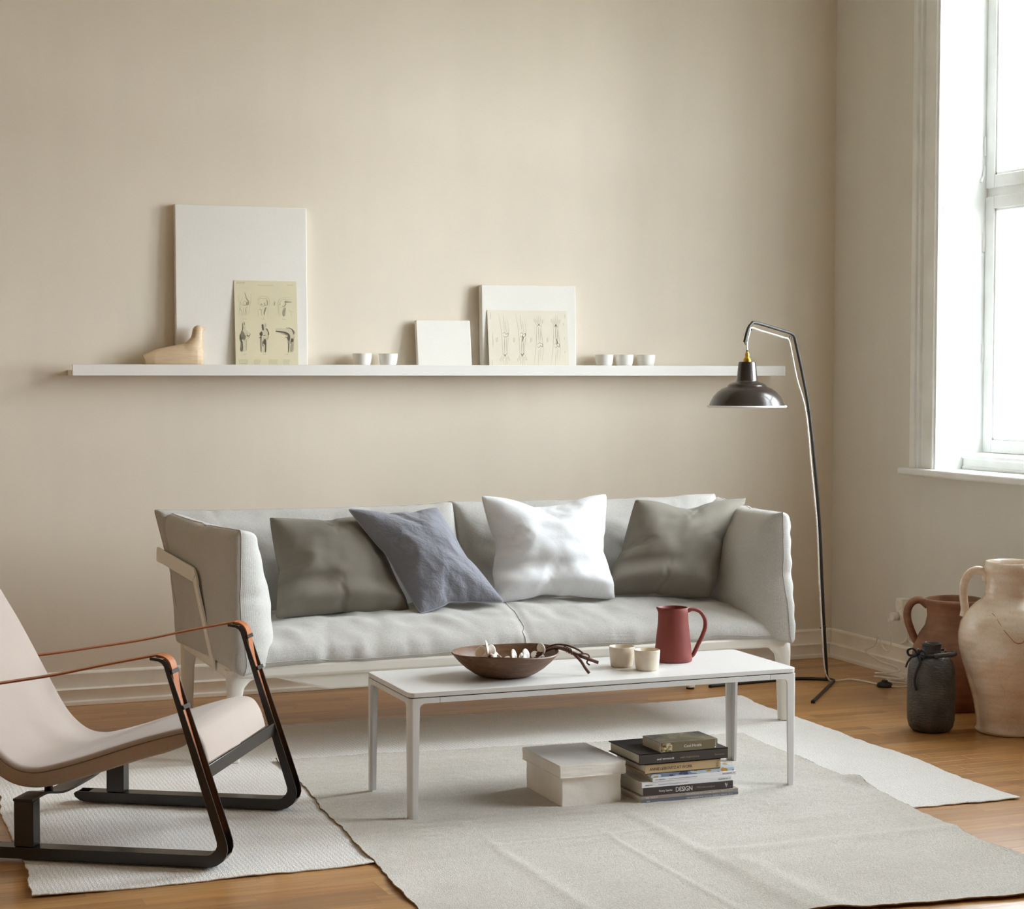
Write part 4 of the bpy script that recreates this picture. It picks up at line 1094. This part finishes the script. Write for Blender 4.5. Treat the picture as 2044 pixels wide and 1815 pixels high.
for ip, (c_, rx, rz, rot) in enumerate(pet):
    rot = (rot[0], rot[1], rot[2] + (55, -15, -60, 20)[ip % 4])
    m = MB(); V = []; F = []; nr, ns = 5, 16
    for i in range(nr + 1):
        for k in range(ns):
            a = 2 * math.pi * k / ns; q = i / nr
            V.append((rx * q * math.cos(a), rz * q * math.sin(a), (.0045 * (1 - q * q))))
    for i in range(nr):
        for k in range(ns): F.append((i * ns + k, (i + 1) * ns + k, (i + 1) * ns + (k + 1) % ns, i * ns + (k + 1) % ns))
    m.add(V, F); o = m.build('petal', 'petal', br, smooth=180)
    o.location = Vector(c_) - BL_; o.rotation_euler = tuple(R(a) for a in rot)
    sd_ = o.modifiers.new('thickness', 'SOLIDIFY'); sd_.thickness = .0018

# ---- stoneware cups
def cup(x, y, label):
    t = thing('stoneware_cup', label, 'cup', (x, y, TZ), group='beige cups on the coffee table')
    out = [(0, .0), (.030, 0), (.0325, .0018), (.0345, .008), (.0365, .028), (.0385, .0565), (.0385, .0595)]
    inn = [(.0375, .0606), (.0365, .0595), (.0345, .030), (.032, .010), (.027, .006), (0, .0055)]
    MB().lathe(out, 48).build('outer_wall', 'cupbeige', t, smooth=50)
    MB().lathe([(.0385, .0595)] + inn, 48).build('glazed_inside', 'cupbeige', t, smooth=50)
cup(2.328, 4.992, 'beige stoneware cup farther from the front table edge, half hidden')
cup(2.370, 4.905, 'beige stoneware cup in front, close to the red jug')

# ---- red jug
jug = thing('ceramic_jug', 'matte brick-red jug with a looped handle on the coffee table', 'jug', (2.518, 5.030, TZ))
jo = [(0, .0003), (.054, .0003), (.0575, .002), (.0585, .006), (.057, .020), (.051, .080), (.0465, .120), (.0445, .150), (.0448, .163)]
ji = [(.0438, .1645), (.0425, .163), (.0425, .15), (.0445, .12), (.049, .08), (.054, .02), (0, .012)]
m = MB(); seg = 64; V = []; F = []
for r, z in jo + ji:
    for k in range(seg):
        a = 2 * math.pi * k / seg
        sp = math.exp(-((math.atan2(math.sin(a - math.pi), math.cos(a - math.pi))) / .16) ** 2) * max(0, (z - .145) / .02) * .010
        V.append(((r + sp) * math.cos(a), (r + sp * .2) * math.sin(a), z + (sp * .25 if z > .15 else 0)))
n = len(jo + ji)
for i in range(n - 1):
    for k in range(seg): F.append((i * seg + k, i * seg + (k + 1) % seg, (i + 1) * seg + (k + 1) % seg, (i + 1) * seg + k))
m.add(V, F); jb = m.build('body', 'jug', jug, smooth=50); jb.rotation_euler = (0, 0, R(-14))
hp = spline([(.040, 0, .151), (.060, 0, .157), (.083, 0, .150), (.098, 0, .128), (.100, 0, .104), (.092, 0, .078), (.076, 0, .045), (.064, 0, .020), (.054, 0, .012)], 6)
V = []; F = []; nh = len(hp)
for i, p in enumerate(hp):
    a = hp[max(0, i - 1)]; b = hp[min(nh - 1, i + 1)]; t_ = (b - a).normalized(); nn = Vector((-t_.z, 0, t_.x))
    for k in range(12):
        an = 2 * math.pi * k / 12; c_, s_ = math.cos(an), math.sin(an)
        V.append(tuple(p + nn * .0058 * math.copysign(abs(c_) ** .7, c_) + Vector((0, 1, 0)) * .0085 * math.copysign(abs(s_) ** .7, s_)))
for i in range(nh - 1):
    for k in range(12): F.append((i * 12 + k, i * 12 + (k + 1) % 12, (i + 1) * 12 + (k + 1) % 12, (i + 1) * 12 + k))
F.append(list(range(12))[::-1]); F.append([(nh - 1) * 12 + k for k in range(12)])
h_ = MB().add(V, F).build('handle', 'jug', jug, smooth=60); h_.rotation_euler = (0, 0, R(-14))

# ================================================================== STORAGE BOX
bx = thing('storage_box', 'lidded cream canvas storage box on the rug under the coffee table', 'box', (2.134, 4.915, RZ))
def soft_box(x0, x1, y0, y1, z0, z1, sag, sd, n=14, pinch=.0):
    bm = bmesh.new(); bmesh.ops.create_cube(bm, size=2)
    bmesh.ops.subdivide_edges(bm, edges=bm.edges[:], cuts=n, use_grid_fill=True)
    for v in bm.verts:
        a, b, c = v.co
        k = .45 * noise.noise(Vector((a * 1.7 + sd, b * 1.7, c * 1.7))); k2 = noise.noise(Vector((a * 5 + sd, b * 5, c * 4)))
        dx = (.0035 * k + .0012 * k2); top = (1 - a * a) * (1 - b * b)
        inw = (1 - c * c) * pinch
        v.co = Vector(((x0 + x1) / 2 + a * ((x1 - x0) / 2 + dx - inw), (y0 + y1) / 2 + b * ((y1 - y0) / 2 + dx - inw), z0 + (c + 1) / 2 * (z1 - z0)))
        if c > .99: v.co.z -= sag * top - .003 * k
        elif c > -.99: v.co.z += .002 * k2
    m = MB(); bm.verts.ensure_lookup_table(); m.v = [tuple(v.co) for v in bm.verts]; m.f = [[v.index for v in f.verts] for f in bm.faces]; bm.free()
    return m
L0 = Vector(bx.location)
soft_box(-.092, .094, -.136, .132, 0, .108, 0, 1).build('body', 'box', bx, bevel=.003, bseg=2, smooth=60)
lid = soft_box(-.101, .103, -.147, .141, .088, .124, .006, 4).build('lid', 'box', bx, bevel=.003, bseg=2, smooth=60)
MB().tube([(a, b, .089) for a, b in rrect(-.1015, .1035, -.1475, .1415, .006, 3)], .0016, 6, True).build('hem', 'box', lid, smooth=180)

# ================================================================== BOOKS
def tone(name, rgb, rough=.45, var=.05): 
    if name not in M: M[name] = plain(name, srgb(*rgb), rough, var=var)
    return name
def picture_cover(name, cols, scale):
    t = NT(name); v = t.coord('Object', (scale, scale, scale * 2))
    vo = t.new('ShaderNodeTexNoise'); vo.inputs['Scale'].default_value = 1; vo.inputs['Detail'].default_value = 2; t.l.new(v, vo.inputs['Vector'])
    k = len(cols); nd = t.ramp(vo.outputs['Fac'], [(.25 + .5 * i / (k - 1), srgb(*c)) for i, c in enumerate(cols)])
    for n_ in t.n:
        if n_.type == 'VALTORGB': n_.color_ramp.interpolation = 'CONSTANT' if k > 4 else 'LINEAR'
    t.color(nd); t.set(Roughness=.3); M[name] = t.m; return name
tone('charcoal_cloth', (66, 58, 52), .75); tone('kraft_cloth', (196, 170, 130), .8); tone('white_gloss', (236, 236, 240), .3, .01)
tone('dark_taupe_gloss', (64, 54, 52), .3); tone('taupe_gloss', (158, 146, 138), .35); tone('slate_gloss', (110, 116, 130), .35)
tone('olive_gloss', (112, 102, 78), .35); tone('ink_black', (40, 34, 32), .6); tone('ink_white', (240, 238, 232), .6); tone('ink_tan', (150, 132, 108), .6); tone('ink_grey', (120, 120, 124), .6)
picture_cover('photo_cover', [(70, 66, 56), (120, 112, 86), (150, 140, 112), (196, 188, 170), (206, 150, 104)], 14)
picture_cover('photo_spine', [(60, 70, 100), (120, 134, 160), (190, 204, 216), (196, 150, 70), (90, 60, 40)], 22)
picture_cover('room_photo', [(70, 58, 44), (150, 126, 60), (190, 190, 180), (214, 170, 120), (90, 96, 70)], 60)
zc = [.0090]
def letter(parent, body, size, x, z, y, mat, spacing=1, align='LEFT', rot=0, squash=1.0):
    me = text_mesh(body, size, spacing, .0001, align)
    o = link('lettering', me, mat, parent); o.location = (x, y - .0003, z); o.rotation_euler = (R(90), rot, 0)
    o.scale = (squash, 1, 1)
    return o
def book(name, label, cat, x0, x1, y0, y1, th, cover, hard=True, rz=0, lean=0, spine=None, pagecol='pages'):
    t = thing(name, label, cat, ((x0 + x1) / 2, (y0 + y1) / 2, zc[0]), rz, 'books and magazines stacked under the coffee table')
    w, d_ = (x1 - x0) / 2, (y1 - y0) / 2; c = .0026 if hard else .0007; ins = .005 if hard else .0004
    MB().box(-w + ins, w - ins, -d_ + c, d_ - ins, c, th - c).build('pages', pagecol, t)
    MB().box(-w, w, -d_, d_, 0, c).build('back_cover', cover, t, bevel=.0005)
    MB().box(-w, w, -d_, d_, th - c, th).build('front_cover', cover, t, bevel=.0005)
    s_ = MB()
    if hard: s_.box(-w, w, -d_, -d_ + c, .0, th)
    else: s_.box(-w, w, -d_ - .0004, -d_ + c, .0002, th - .0002)
    s_.build('spine', spine or cover, t, bevel=.0005)
    zc[0] += th + .0002
    return t, w, -d_ - (.0004 if not hard else 0), th
G = 4.736
t, w, yy, th = book('magazine', 'slate-blue spined magazine at the bottom of the stack', 'magazine', 2.270, 2.584, G - .004, G + .225, .0098, 'slate_gloss', False)
letter(t, 'mix', .0085, -w + .016, .0026, yy, 'ink_white', .95); letter(t, 'ISSUE 20', .0060, -w + .032, .0026, yy, 'taupe_gloss'); letter(t, 'THE MAGAZINE FOR COLOUR, DESIGN & TRENDS  5/5 11', .0062, w - .018, .0026, yy, 'ink_white', .95, 'RIGHT')
t, w, yy, th = book('magazine', 'taupe spined magazine second from the bottom of the stack', 'magazine', 2.268, 2.584, G - .003, G + .226, .0098, 'taupe_gloss', False)
letter(t, 'mix', .0085, -w + .016, .0026, yy, 'ink_white', .95); letter(t, 'ISSUE 19', .0060, -w + .032, .0026, yy, 'ink_white'); letter(t, 'THE MAGAZINE FOR COLOUR, DESIGN & TRENDS  5/5 11', .0062, w - .018, .0026, yy, 'ink_white', .95, 'RIGHT')
tone('striped_page', (178, 168, 150), .7)
t, w, yy, th = book('book', 'dark brown book reading DESIGN on its spine, between two magazines', 'book', 2.277, 2.568, G - .001, G + .21, .0232, 'dark_taupe_gloss', False)
letter(t, 'Penny Sparke', .0080, -w + .050, .0088, yy, 'ink_white'); letter(t, 'DESIGN', .0190, -w + .103, .0052, yy, 'ink_white', .92, squash=.9); letter(t, '1900-talets pionjärer', .0078, -w + .170, .0092, yy, 'taupe_gloss', .95)
letter(t, 'N', .0115, w - .0275, .0100, yy, 'ink_white', 1, 'LEFT', 0); letter(t, 'S', .0085, w - .0240, .0060, yy, 'ink_white')
t, w, yy, th = book('magazine', 'white spined magazine lying directly on the dark brown book', 'magazine', 2.273, 2.563, G - .001, G + .215, .0160, 'white_gloss', False)
letter(t, 'APRILE 2011', .0048, -w + .010, .0052, yy, 'ink_black', 1.0); letter(t, 'rivista internazionale di arredamento e tendenze', .0042, -w + .052, .0054, yy, 'ink_grey', 1.15); letter(t, 'ELLE DECOR - 4', .0055, w - .005, .0050, yy, 'ink_black', 1.0, 'RIGHT')
t, w, yy, th = book('magazine', 'white spined magazine shifted to the right, under the photo-spined one', 'magazine', 2.304, 2.578, G - .001, G + .214, .0115, 'white_gloss', False, R(1.2))
letter(t, 'OTTOBRE 2011', .0048, -w + .008, .0036, yy, 'ink_black', 1.0); letter(t, 'rivista internazionale di arredamento e tendenze', .0042, -w + .052, .0038, yy, 'ink_grey', 1.1); letter(t, 'ELLE DECOR - 10', .0055, w - .005, .0034, yy, 'ink_black', 1.0, 'RIGHT')
t, w, yy, th = book('magazine', 'magazine with a blue and gold photo spine under the kraft book', 'magazine', 2.300, 2.572, G + .001, G + .214, .0110, 'photo_spine', False, R(1.0))
t, w, yy, th = book('book', 'kraft-brown book with black capital letters on its spine', 'book', 2.283, 2.527, G - .001, G + .205, .0290, 'kraft_cloth', True)
letter(t, 'ANNIE LEIBOVITZ AT WORK', .0122, -w + .014, .0095, yy, 'ink_black', .93, squash=.93)
letter(t, 'RANDOM', .0045, w - .0075, .0035, yy, 'ink_black', 1.0, 'LEFT', R(-90)); letter(t, 'HOUSE', .0045, w - .0125, .0035, yy, 'ink_black', 1.0, 'LEFT', R(-90))
t, w, yy, th = book('book', 'widest hardback in the stack, charcoal cover, second from the top', 'book', 2.262, 2.548, G - .006, G + .205, .0310, 'charcoal_cloth', True)
letter(t, 'axel vervoordt', .0092, -w + .056, .0105, yy, 'ink_white', 1.0); letter(t, 'wabi inspirations', .0092, -w + .130, .0105, yy, 'ink_tan', 1.0); letter(t, 'Flammarion', .0070, w - .011, .0110, yy, 'ink_tan', 1.0, 'RIGHT')
t, w, yy, th = book('book', 'small olive-green book with a photo cover on top of the stack', 'book', 2.329, 2.513, G - .006, G + .112, .0280, 'olive_gloss', False, R(1.0))
letter(t, 'Cool Hotels', .0118, -w + .074, .0105, yy, 'ink_white', .98)
MB().box(-w, w, -.0585, .0585, .0281, .0284).build('cover_photo', 'photo_cover', t)
MB().box(-w + .0005, -w + .036, -.0597, -.0592, .002, .0262).build('spine_photo', 'room_photo', t)
letter(t, 'teNeues', .0058, w - .0045, .0060, yy, 'ink_white', 1.0, 'LEFT', R(-90))
MB().box(w - .0095, w - .0055, yy - .0003, yy, .0025, .0055).build('publisher_mark', 'ink_white', t)

# ================================================================== ARMCHAIR
ach = thing('lounge_armchair', 'pinkish-beige lounge armchair with a black sled frame and tan leather arm straps', 'armchair', (.955, 4.507, 0), R(-31))
FT = .050; T2 = .615
outer = [(-.545, .011), (.010, .0105), (.022, .0115), (.036, .016), (.050, .026), (.060, .040), (.0645, .055), (.063, .070), (.057, .091), (.003, .253), (-.084, .505), (-.089, .516), (-.098, .526), (-.110, .531), (-.135, .5335)]
inner = [(-.135, .5265), (-.113, .5240), (-.104, .519), (-.098, .511), (-.094, .498), (-.018, .252), (.033, .086), (.0365, .074), (.0365, .064), (.031, .053), (.021, .044), (.008, .0405), (-.555, .040)]
rear = [(-.590, .040), (-.598, .034), (-.594, .024), (-.580, .0145), (-.565, .0115)]
prof = outer + inner + rear
strap_leg = [(-.66, .4340), (-.53, .4555), (-.39, .4800), (-.264, .5080), (-.133, .5350), (-.115, .5370), (-.099, .5330), (-.088, .5240), (-.0822, .5110), (-.0785, .490), (-.068, .430), (-.0425, .345), (-.0145, .252), (.010, .165), (.0345, .086)]
for t0 in (0, T2):
    m = MB(); m.prism(prof, t0, t0 + .005, 'y'); m.prism(prof, t0 + FT - .005, t0 + FT, 'y')
    # web closing the channel along the inner edge, and the runner's underside
    web = inner[1:]
    m.ribbon([(a, b - .0015) if i > 8 else (a + .001, b) for i, (a, b) in enumerate(web)], t0 + .004, t0 + FT - .004, .003)
    m.ribbon([(a, b + .0015) for a, b in outer[:6]] , t0 + .004, t0 + FT - .004, .003)
    m.ribbon([(-.545, .0125), (-.580, .016), (-.594, .025), (-.596, .034), (-.588, .0385)], t0 + .004, t0 + FT - .004, .003)
    m.build('side_frame', 'black', ach, bevel=.0008, bseg=1)
    P = spline([(a, b, 0) for a, b in [(-.80, .4140)] + strap_leg], 6)
    MB().ribbon([(p.x, p.y) for p in P], t0 + .0060, t0 + FT - .0060, .0044).build('arm_strap', 'leather', ach, smooth=40)
    for s_, z in ((-.0780, .4985), (-.0485, .4105)):
        b = MB().box(-.0022, .0022, .0008, FT - .0008, -.0055, .0055).build('strap_clip', 'black', ach, bevel=.0006); b.location = (s_, t0, z); b.rotation_euler = (0, R(-19), 0)
    for y_ in (t0,):
        MB().box(-.500, -.448, t0 + .003, t0 + FT - .003, .0405, .158).build('rear_post', 'black', ach, bevel=.0025, bseg=2)
MB().box(-.006, .001, FT - .001, T2 + .001, .222, .258).build('front_crossbar', 'black', ach, bevel=.002)
# cradle plate between the posts under the seat
m = MB(); V = []; F = []
cp = spline([(.0, .158, 0), (.06, .158, 0), (.10, .156, 0), (.17, .141, 0), (.24, .133, 0), (.40, .133, 0), (.50, .141, 0), (.56, .156, 0), (.60, .158, 0), (T2 + .05, .158, 0)], 5)
for p in cp:
    for a, b in ((-.500, .0), (-.448, .0), (-.448, .006), (-.500, .006)): V.append((a, p.x, p.y + b))
for i in range(len(cp) - 1):
    for k in range(4): F.append((i * 4 + k, i * 4 + (k + 1) % 4, (i + 1) * 4 + (k + 1) % 4, (i + 1) * 4 + k))
F.append([0, 1, 2, 3][::-1]); F.append([(len(cp) - 1) * 4 + k for k in range(4)])
m.add(V, F).build('cradle_plate', 'black', ach, smooth=35)
for y_ in (.16, .48): MB().lathe([(0, 0), (.011, 0), (.011, .028), (0, .028)], 16, (-.474, y_, .146)).build('spacer', 'black', ach, smooth=40)
# upholstered shell: loft of a rounded section along the side profile
tp = [(-.935, .885), (-.905, .838), (-.85, .745), (-.795, .652), (-.720, .532), (-.642, .392), (-.596, .310), (-.560, .266), (-.520, .238), (-.478, .230), (-.435, .236), (-.350, .260), (-.205, .309), (-.102, .339), (-.066, .345), (-.038, .337), (-.020, .311), (-.011, .285), (-.005, .262)]
P = spline([(a, b, 0) for a, b in tp], 5); nP = len(P); hw = .246; tc = .310
V = []; F = []; seam = []
uvs = []
ring = []
nseg = 6; rr = .017
L_ = 0
for i, p in enumerate(P):
    a = P[max(0, i - 1)]; b = P[min(nP - 1, i + 1)]; t_ = (b - a).normalized(); nn = Vector((-t_.y, t_.x, 0))
    if i: L_ += (p - P[i - 1]).length
    f = i / (nP - 1)
    th = .052 if f < .70 else .052 - .028 * min(1, (f - .70) / .2)
    if i == 0: th *= .6
    dip = .006 * math.exp(-((f - .52) / .12) ** 2)
    sec = []
    r_ = min(rr, th * .48)
    for cx, cz, a0 in ((hw - r_, -r_, 0), (-hw + r_, -r_, 90), (-hw + r_ * .4, -th + r_ * .4, 180), (hw - r_ * .4, -th + r_ * .4, 270)):
        q = r_ if cz == -r_ else r_ * .4
        for k in range(nseg + 1):
            an = R(a0 + 90 * k / nseg); sec.append((cx + q * math.cos(an), cz + q * math.sin(an)))
        if a0 == 0:
            for k in range(1, 12):
                x_ = (hw - r_) * (1 - 2 * k / 12); sec.append((x_, .004 * (1 - (x_ / hw) ** 2) - dip * (1 - (x_ / hw) ** 2)))
    for x_, z_ in sec:
        q = Vector((p.x, p.y, 0)) + nn * z_
        V.append((q.x, tc - x_, q.y)); uvs.append((x_, L_))
    seam.append(((Vector((p.x, p.y, 0)) + nn * (-r_ * .75)), r_))
ns = len(sec)
for i in range(nP - 1):
    for k in range(ns): F.append((i * ns + k, i * ns + (k + 1) % ns, (i + 1) * ns + (k + 1) % ns, (i + 1) * ns + k))
F.append(list(range(ns))); F.append([(nP - 1) * ns + k for k in range(ns)][::-1])
me = bpy.data.meshes.new('seat_shell'); me.from_pydata(V, [], F)
uvl = me.uv_layers.new(name='UVMap')
for lp in me.loops: uvl.data[lp.index].uv = uvs[lp.vertex_index]
bm = bmesh.new(); bm.from_mesh(me); bmesh.ops.recalc_face_normals(bm, faces=bm.faces); bm.to_mesh(me); bm.free()
sh_ = link('seat_shell', me, 'chairfab', ach, smooth=55)
for sg in (-1, 1):
    MB().tube([(q.x, tc - sg * (hw + .0002), q.y) for q, r_ in seam], .0013, 6).build('seam', 'chairseam', sh_, smooth=180)

# ================================================================== VESSELS BY THE WINDOW
dv = thing('bottle_vase', 'charcoal ribbed bottle vase with a black cord tied around its neck', 'vase', (3.694, 5.383, 0))
MB().lathe([(0, 0), (.052, 0), (.064, .004), (.075, .016), (.081, .040), (.0825, .09), (.0825, .17), (.080, .215), (.073, .243), (.060, .258), (.043, .266), (.034, .270), (.0325, .276), (.0325, .300), (.0340, .303), (.0325, .306), (.0295, .304), (.0285, .27), (.03, .22), (0, .21)], 64).build('body', 'darkvase', dv, smooth=55)
vd = Vector((math.sin(R(34.4)), math.cos(R(34.4)), 0)); vr = Vector((vd.y, -vd.x, 0))   # away from / right of the viewer
def VP_(r, f, z): return tuple(vr * r - vd * f + Vector((0, 0, z)))
hose = spline([VP_(.010, .052, .268), VP_(.040, .050, .272), (VP_(.070, .034, .273)), VP_(.080, .008, .274), VP_(.064, -.026, .276), VP_(.046, -.036, .279)], 6)
MB().tube(hose[:22], .0085, 12).build('handle_sleeve', 'darkvase', dv, smooth=60)
rope = spline([VP_(-.045, .038, .268), VP_(-.02, .050, .267), VP_(.010, .052, .268), VP_(.02, .051, .269)], 6)
MB().tube(rope, .0042, 8).build('cord', 'rope', dv, smooth=180)
MB().tube(spline([VP_(.05, -.036, .279), VP_(.0, -.05, .275), VP_(-.04, -.03, .272), VP_(-.055, .01, .270), VP_(-.045, .038, .268)], 6), .0042, 8).build('cord', 'rope', dv, smooth=180)
for lp_ in ([VP_(-.045, .042, .270), VP_(-.062, .055, .292), VP_(-.080, .050, .285), VP_(-.075, .046, .268), VP_(-.05, .042, .268)], [VP_(-.045, .042, .270), VP_(-.035, .056, .288), VP_(-.022, .060, .280), VP_(-.026, .058, .262), VP_(-.042, .046, .266)],
            [VP_(-.048, .046, .268), VP_(-.068, .058, .262), VP_(-.080, .060, .245), VP_(-.086, .058, .228)], [VP_(-.045, .048, .268), VP_(-.038, .068, .248), VP_(-.050, .074, .215), VP_(-.056, .072, .180), VP_(-.050, .072, .150)]):
    MB().tube(spline(lp_, 6), .0045, 8, flat=.8).build('bow', 'rope', dv, smooth=180)
for sg in (-1, 1):
    ring = [VP_(.046 * sg * 1, -.004 + .010 * math.cos(2 * math.pi * k / 16), .272 + .011 * math.sin(2 * math.pi * k / 16)) for k in range(16)]
    MB().tube(ring, .0038, 8, True).build('lug', 'darkvase', dv, smooth=180)

tj = thing('terracotta_jar', 'weathered terracotta jar with one visible handle behind the dark bottle vase', 'jar', (4.022, 5.715, 0))
wb = lambda a, r, z: .0015 * math.sin(2 * a) * (z > .3)
MB().lathe([(0, 0), (.098, 0), (.104, .006), (.125, .06), (.148, .13), (.156, .18), (.150, .23), (.130, .275), (.108, .310), (.1005, .345), (.1030, .375), (.1100, .388), (.1140, .397), (.1130, .405), (.1060, .408), (.0990, .404), (.0930, .385), (.0910, .345), (.100, .305), (.13, .25), (.14, .18), (.09, .03), (0, .02)], 64, wob=wb).build('body', 'terra', tj, smooth=60)
vd2 = Vector((math.sin(R(35)), math.cos(R(35)), 0)); vr2 = Vector((vd2.y, -vd2.x, 0))
for sg in (-1, 1):
    hp = spline([tuple(vr2 * (sg * r) + Vector((0, 0, z))) for r, z in ((.098, .378), (.125, .398), (.152, .392), (.170, .366), (.172, .330), (.160, .290), (.142, .250), (.128, .238))], 6)
    MB().tube(hp, [.020] * len(hp), 12, flat=.7).build('handle', 'terra', tj, smooth=180)

ur = thing('glazed_urn', 'tall cream glazed urn with a cracked shoulder at the right edge', 'urn', (3.945, 5.270, 0))
up_ = [(0, 0), (.114, 0), (.121, .004), (.123, .012), (.117, .022), (.119, .05), (.130, .11), (.150, .18), (.170, .245), (.182, .300), (.183, .340), (.175, .380), (.155, .415), (.125, .445), (.102, .462), (.0945, .472), (.0925, .480), (.0945, .486), (.0920, .492), (.0900, .520), (.0895, .548), (.0940, .556), (.0985, .560), (.1005, .572), (.0985, .586), (.0920, .592), (.0850, .588), (.0815, .57), (.0815, .49), (.10, .45), (.16, .36), (.16, .28), (.10, .05), (0, .03)]
MB().lathe(up_, 80).build('body', 'urn', ur, smooth=60)
vd3 = Vector((math.sin(R(36.7)), math.cos(R(36.7)), 0)); vr3 = Vector((vd3.y, -vd3.x, 0))
for sg in (-1, 1):
    hp = spline([tuple(vr3 * (sg * r) + Vector((0, 0, z))) for r, z in ((.088, .520), (.094, .545), (.112, .558), (.138, .552), (.158, .528), (.166, .495), (.164, .455), (.160, .420), (.164, .395))], 6)
    MB().tube(hp, [.0145] * len(hp), 12, flat=.8).build('handle', 'urn', ur, smooth=180)
def on_urn(ang, z):
    for i in range(len(up_) - 1):
        (r0, z0), (r1, z1) = up_[i], up_[i + 1]
        if i > 3 and z0 <= z <= z1 and z1 > z0: r = r0 + (r1 - r0) * (z - z0) / (z1 - z0); break
    r += .0004
    return tuple((-vd3 * math.cos(ang) + vr3 * math.sin(ang)) * r + Vector((0, 0, z)))
MB().tube([on_urn(R(a), z) for a, z in ((-27, .425), (-23, .420), (-15, .398), (-8, .372), (2, .338), (6, .333), (10, .335), (16, .352), (24, .385))], [.0012, .001, .001, .001, .0012, .0018, .0018, .0012, .001], 5).build('crack', 'leather', ur, smooth=180)
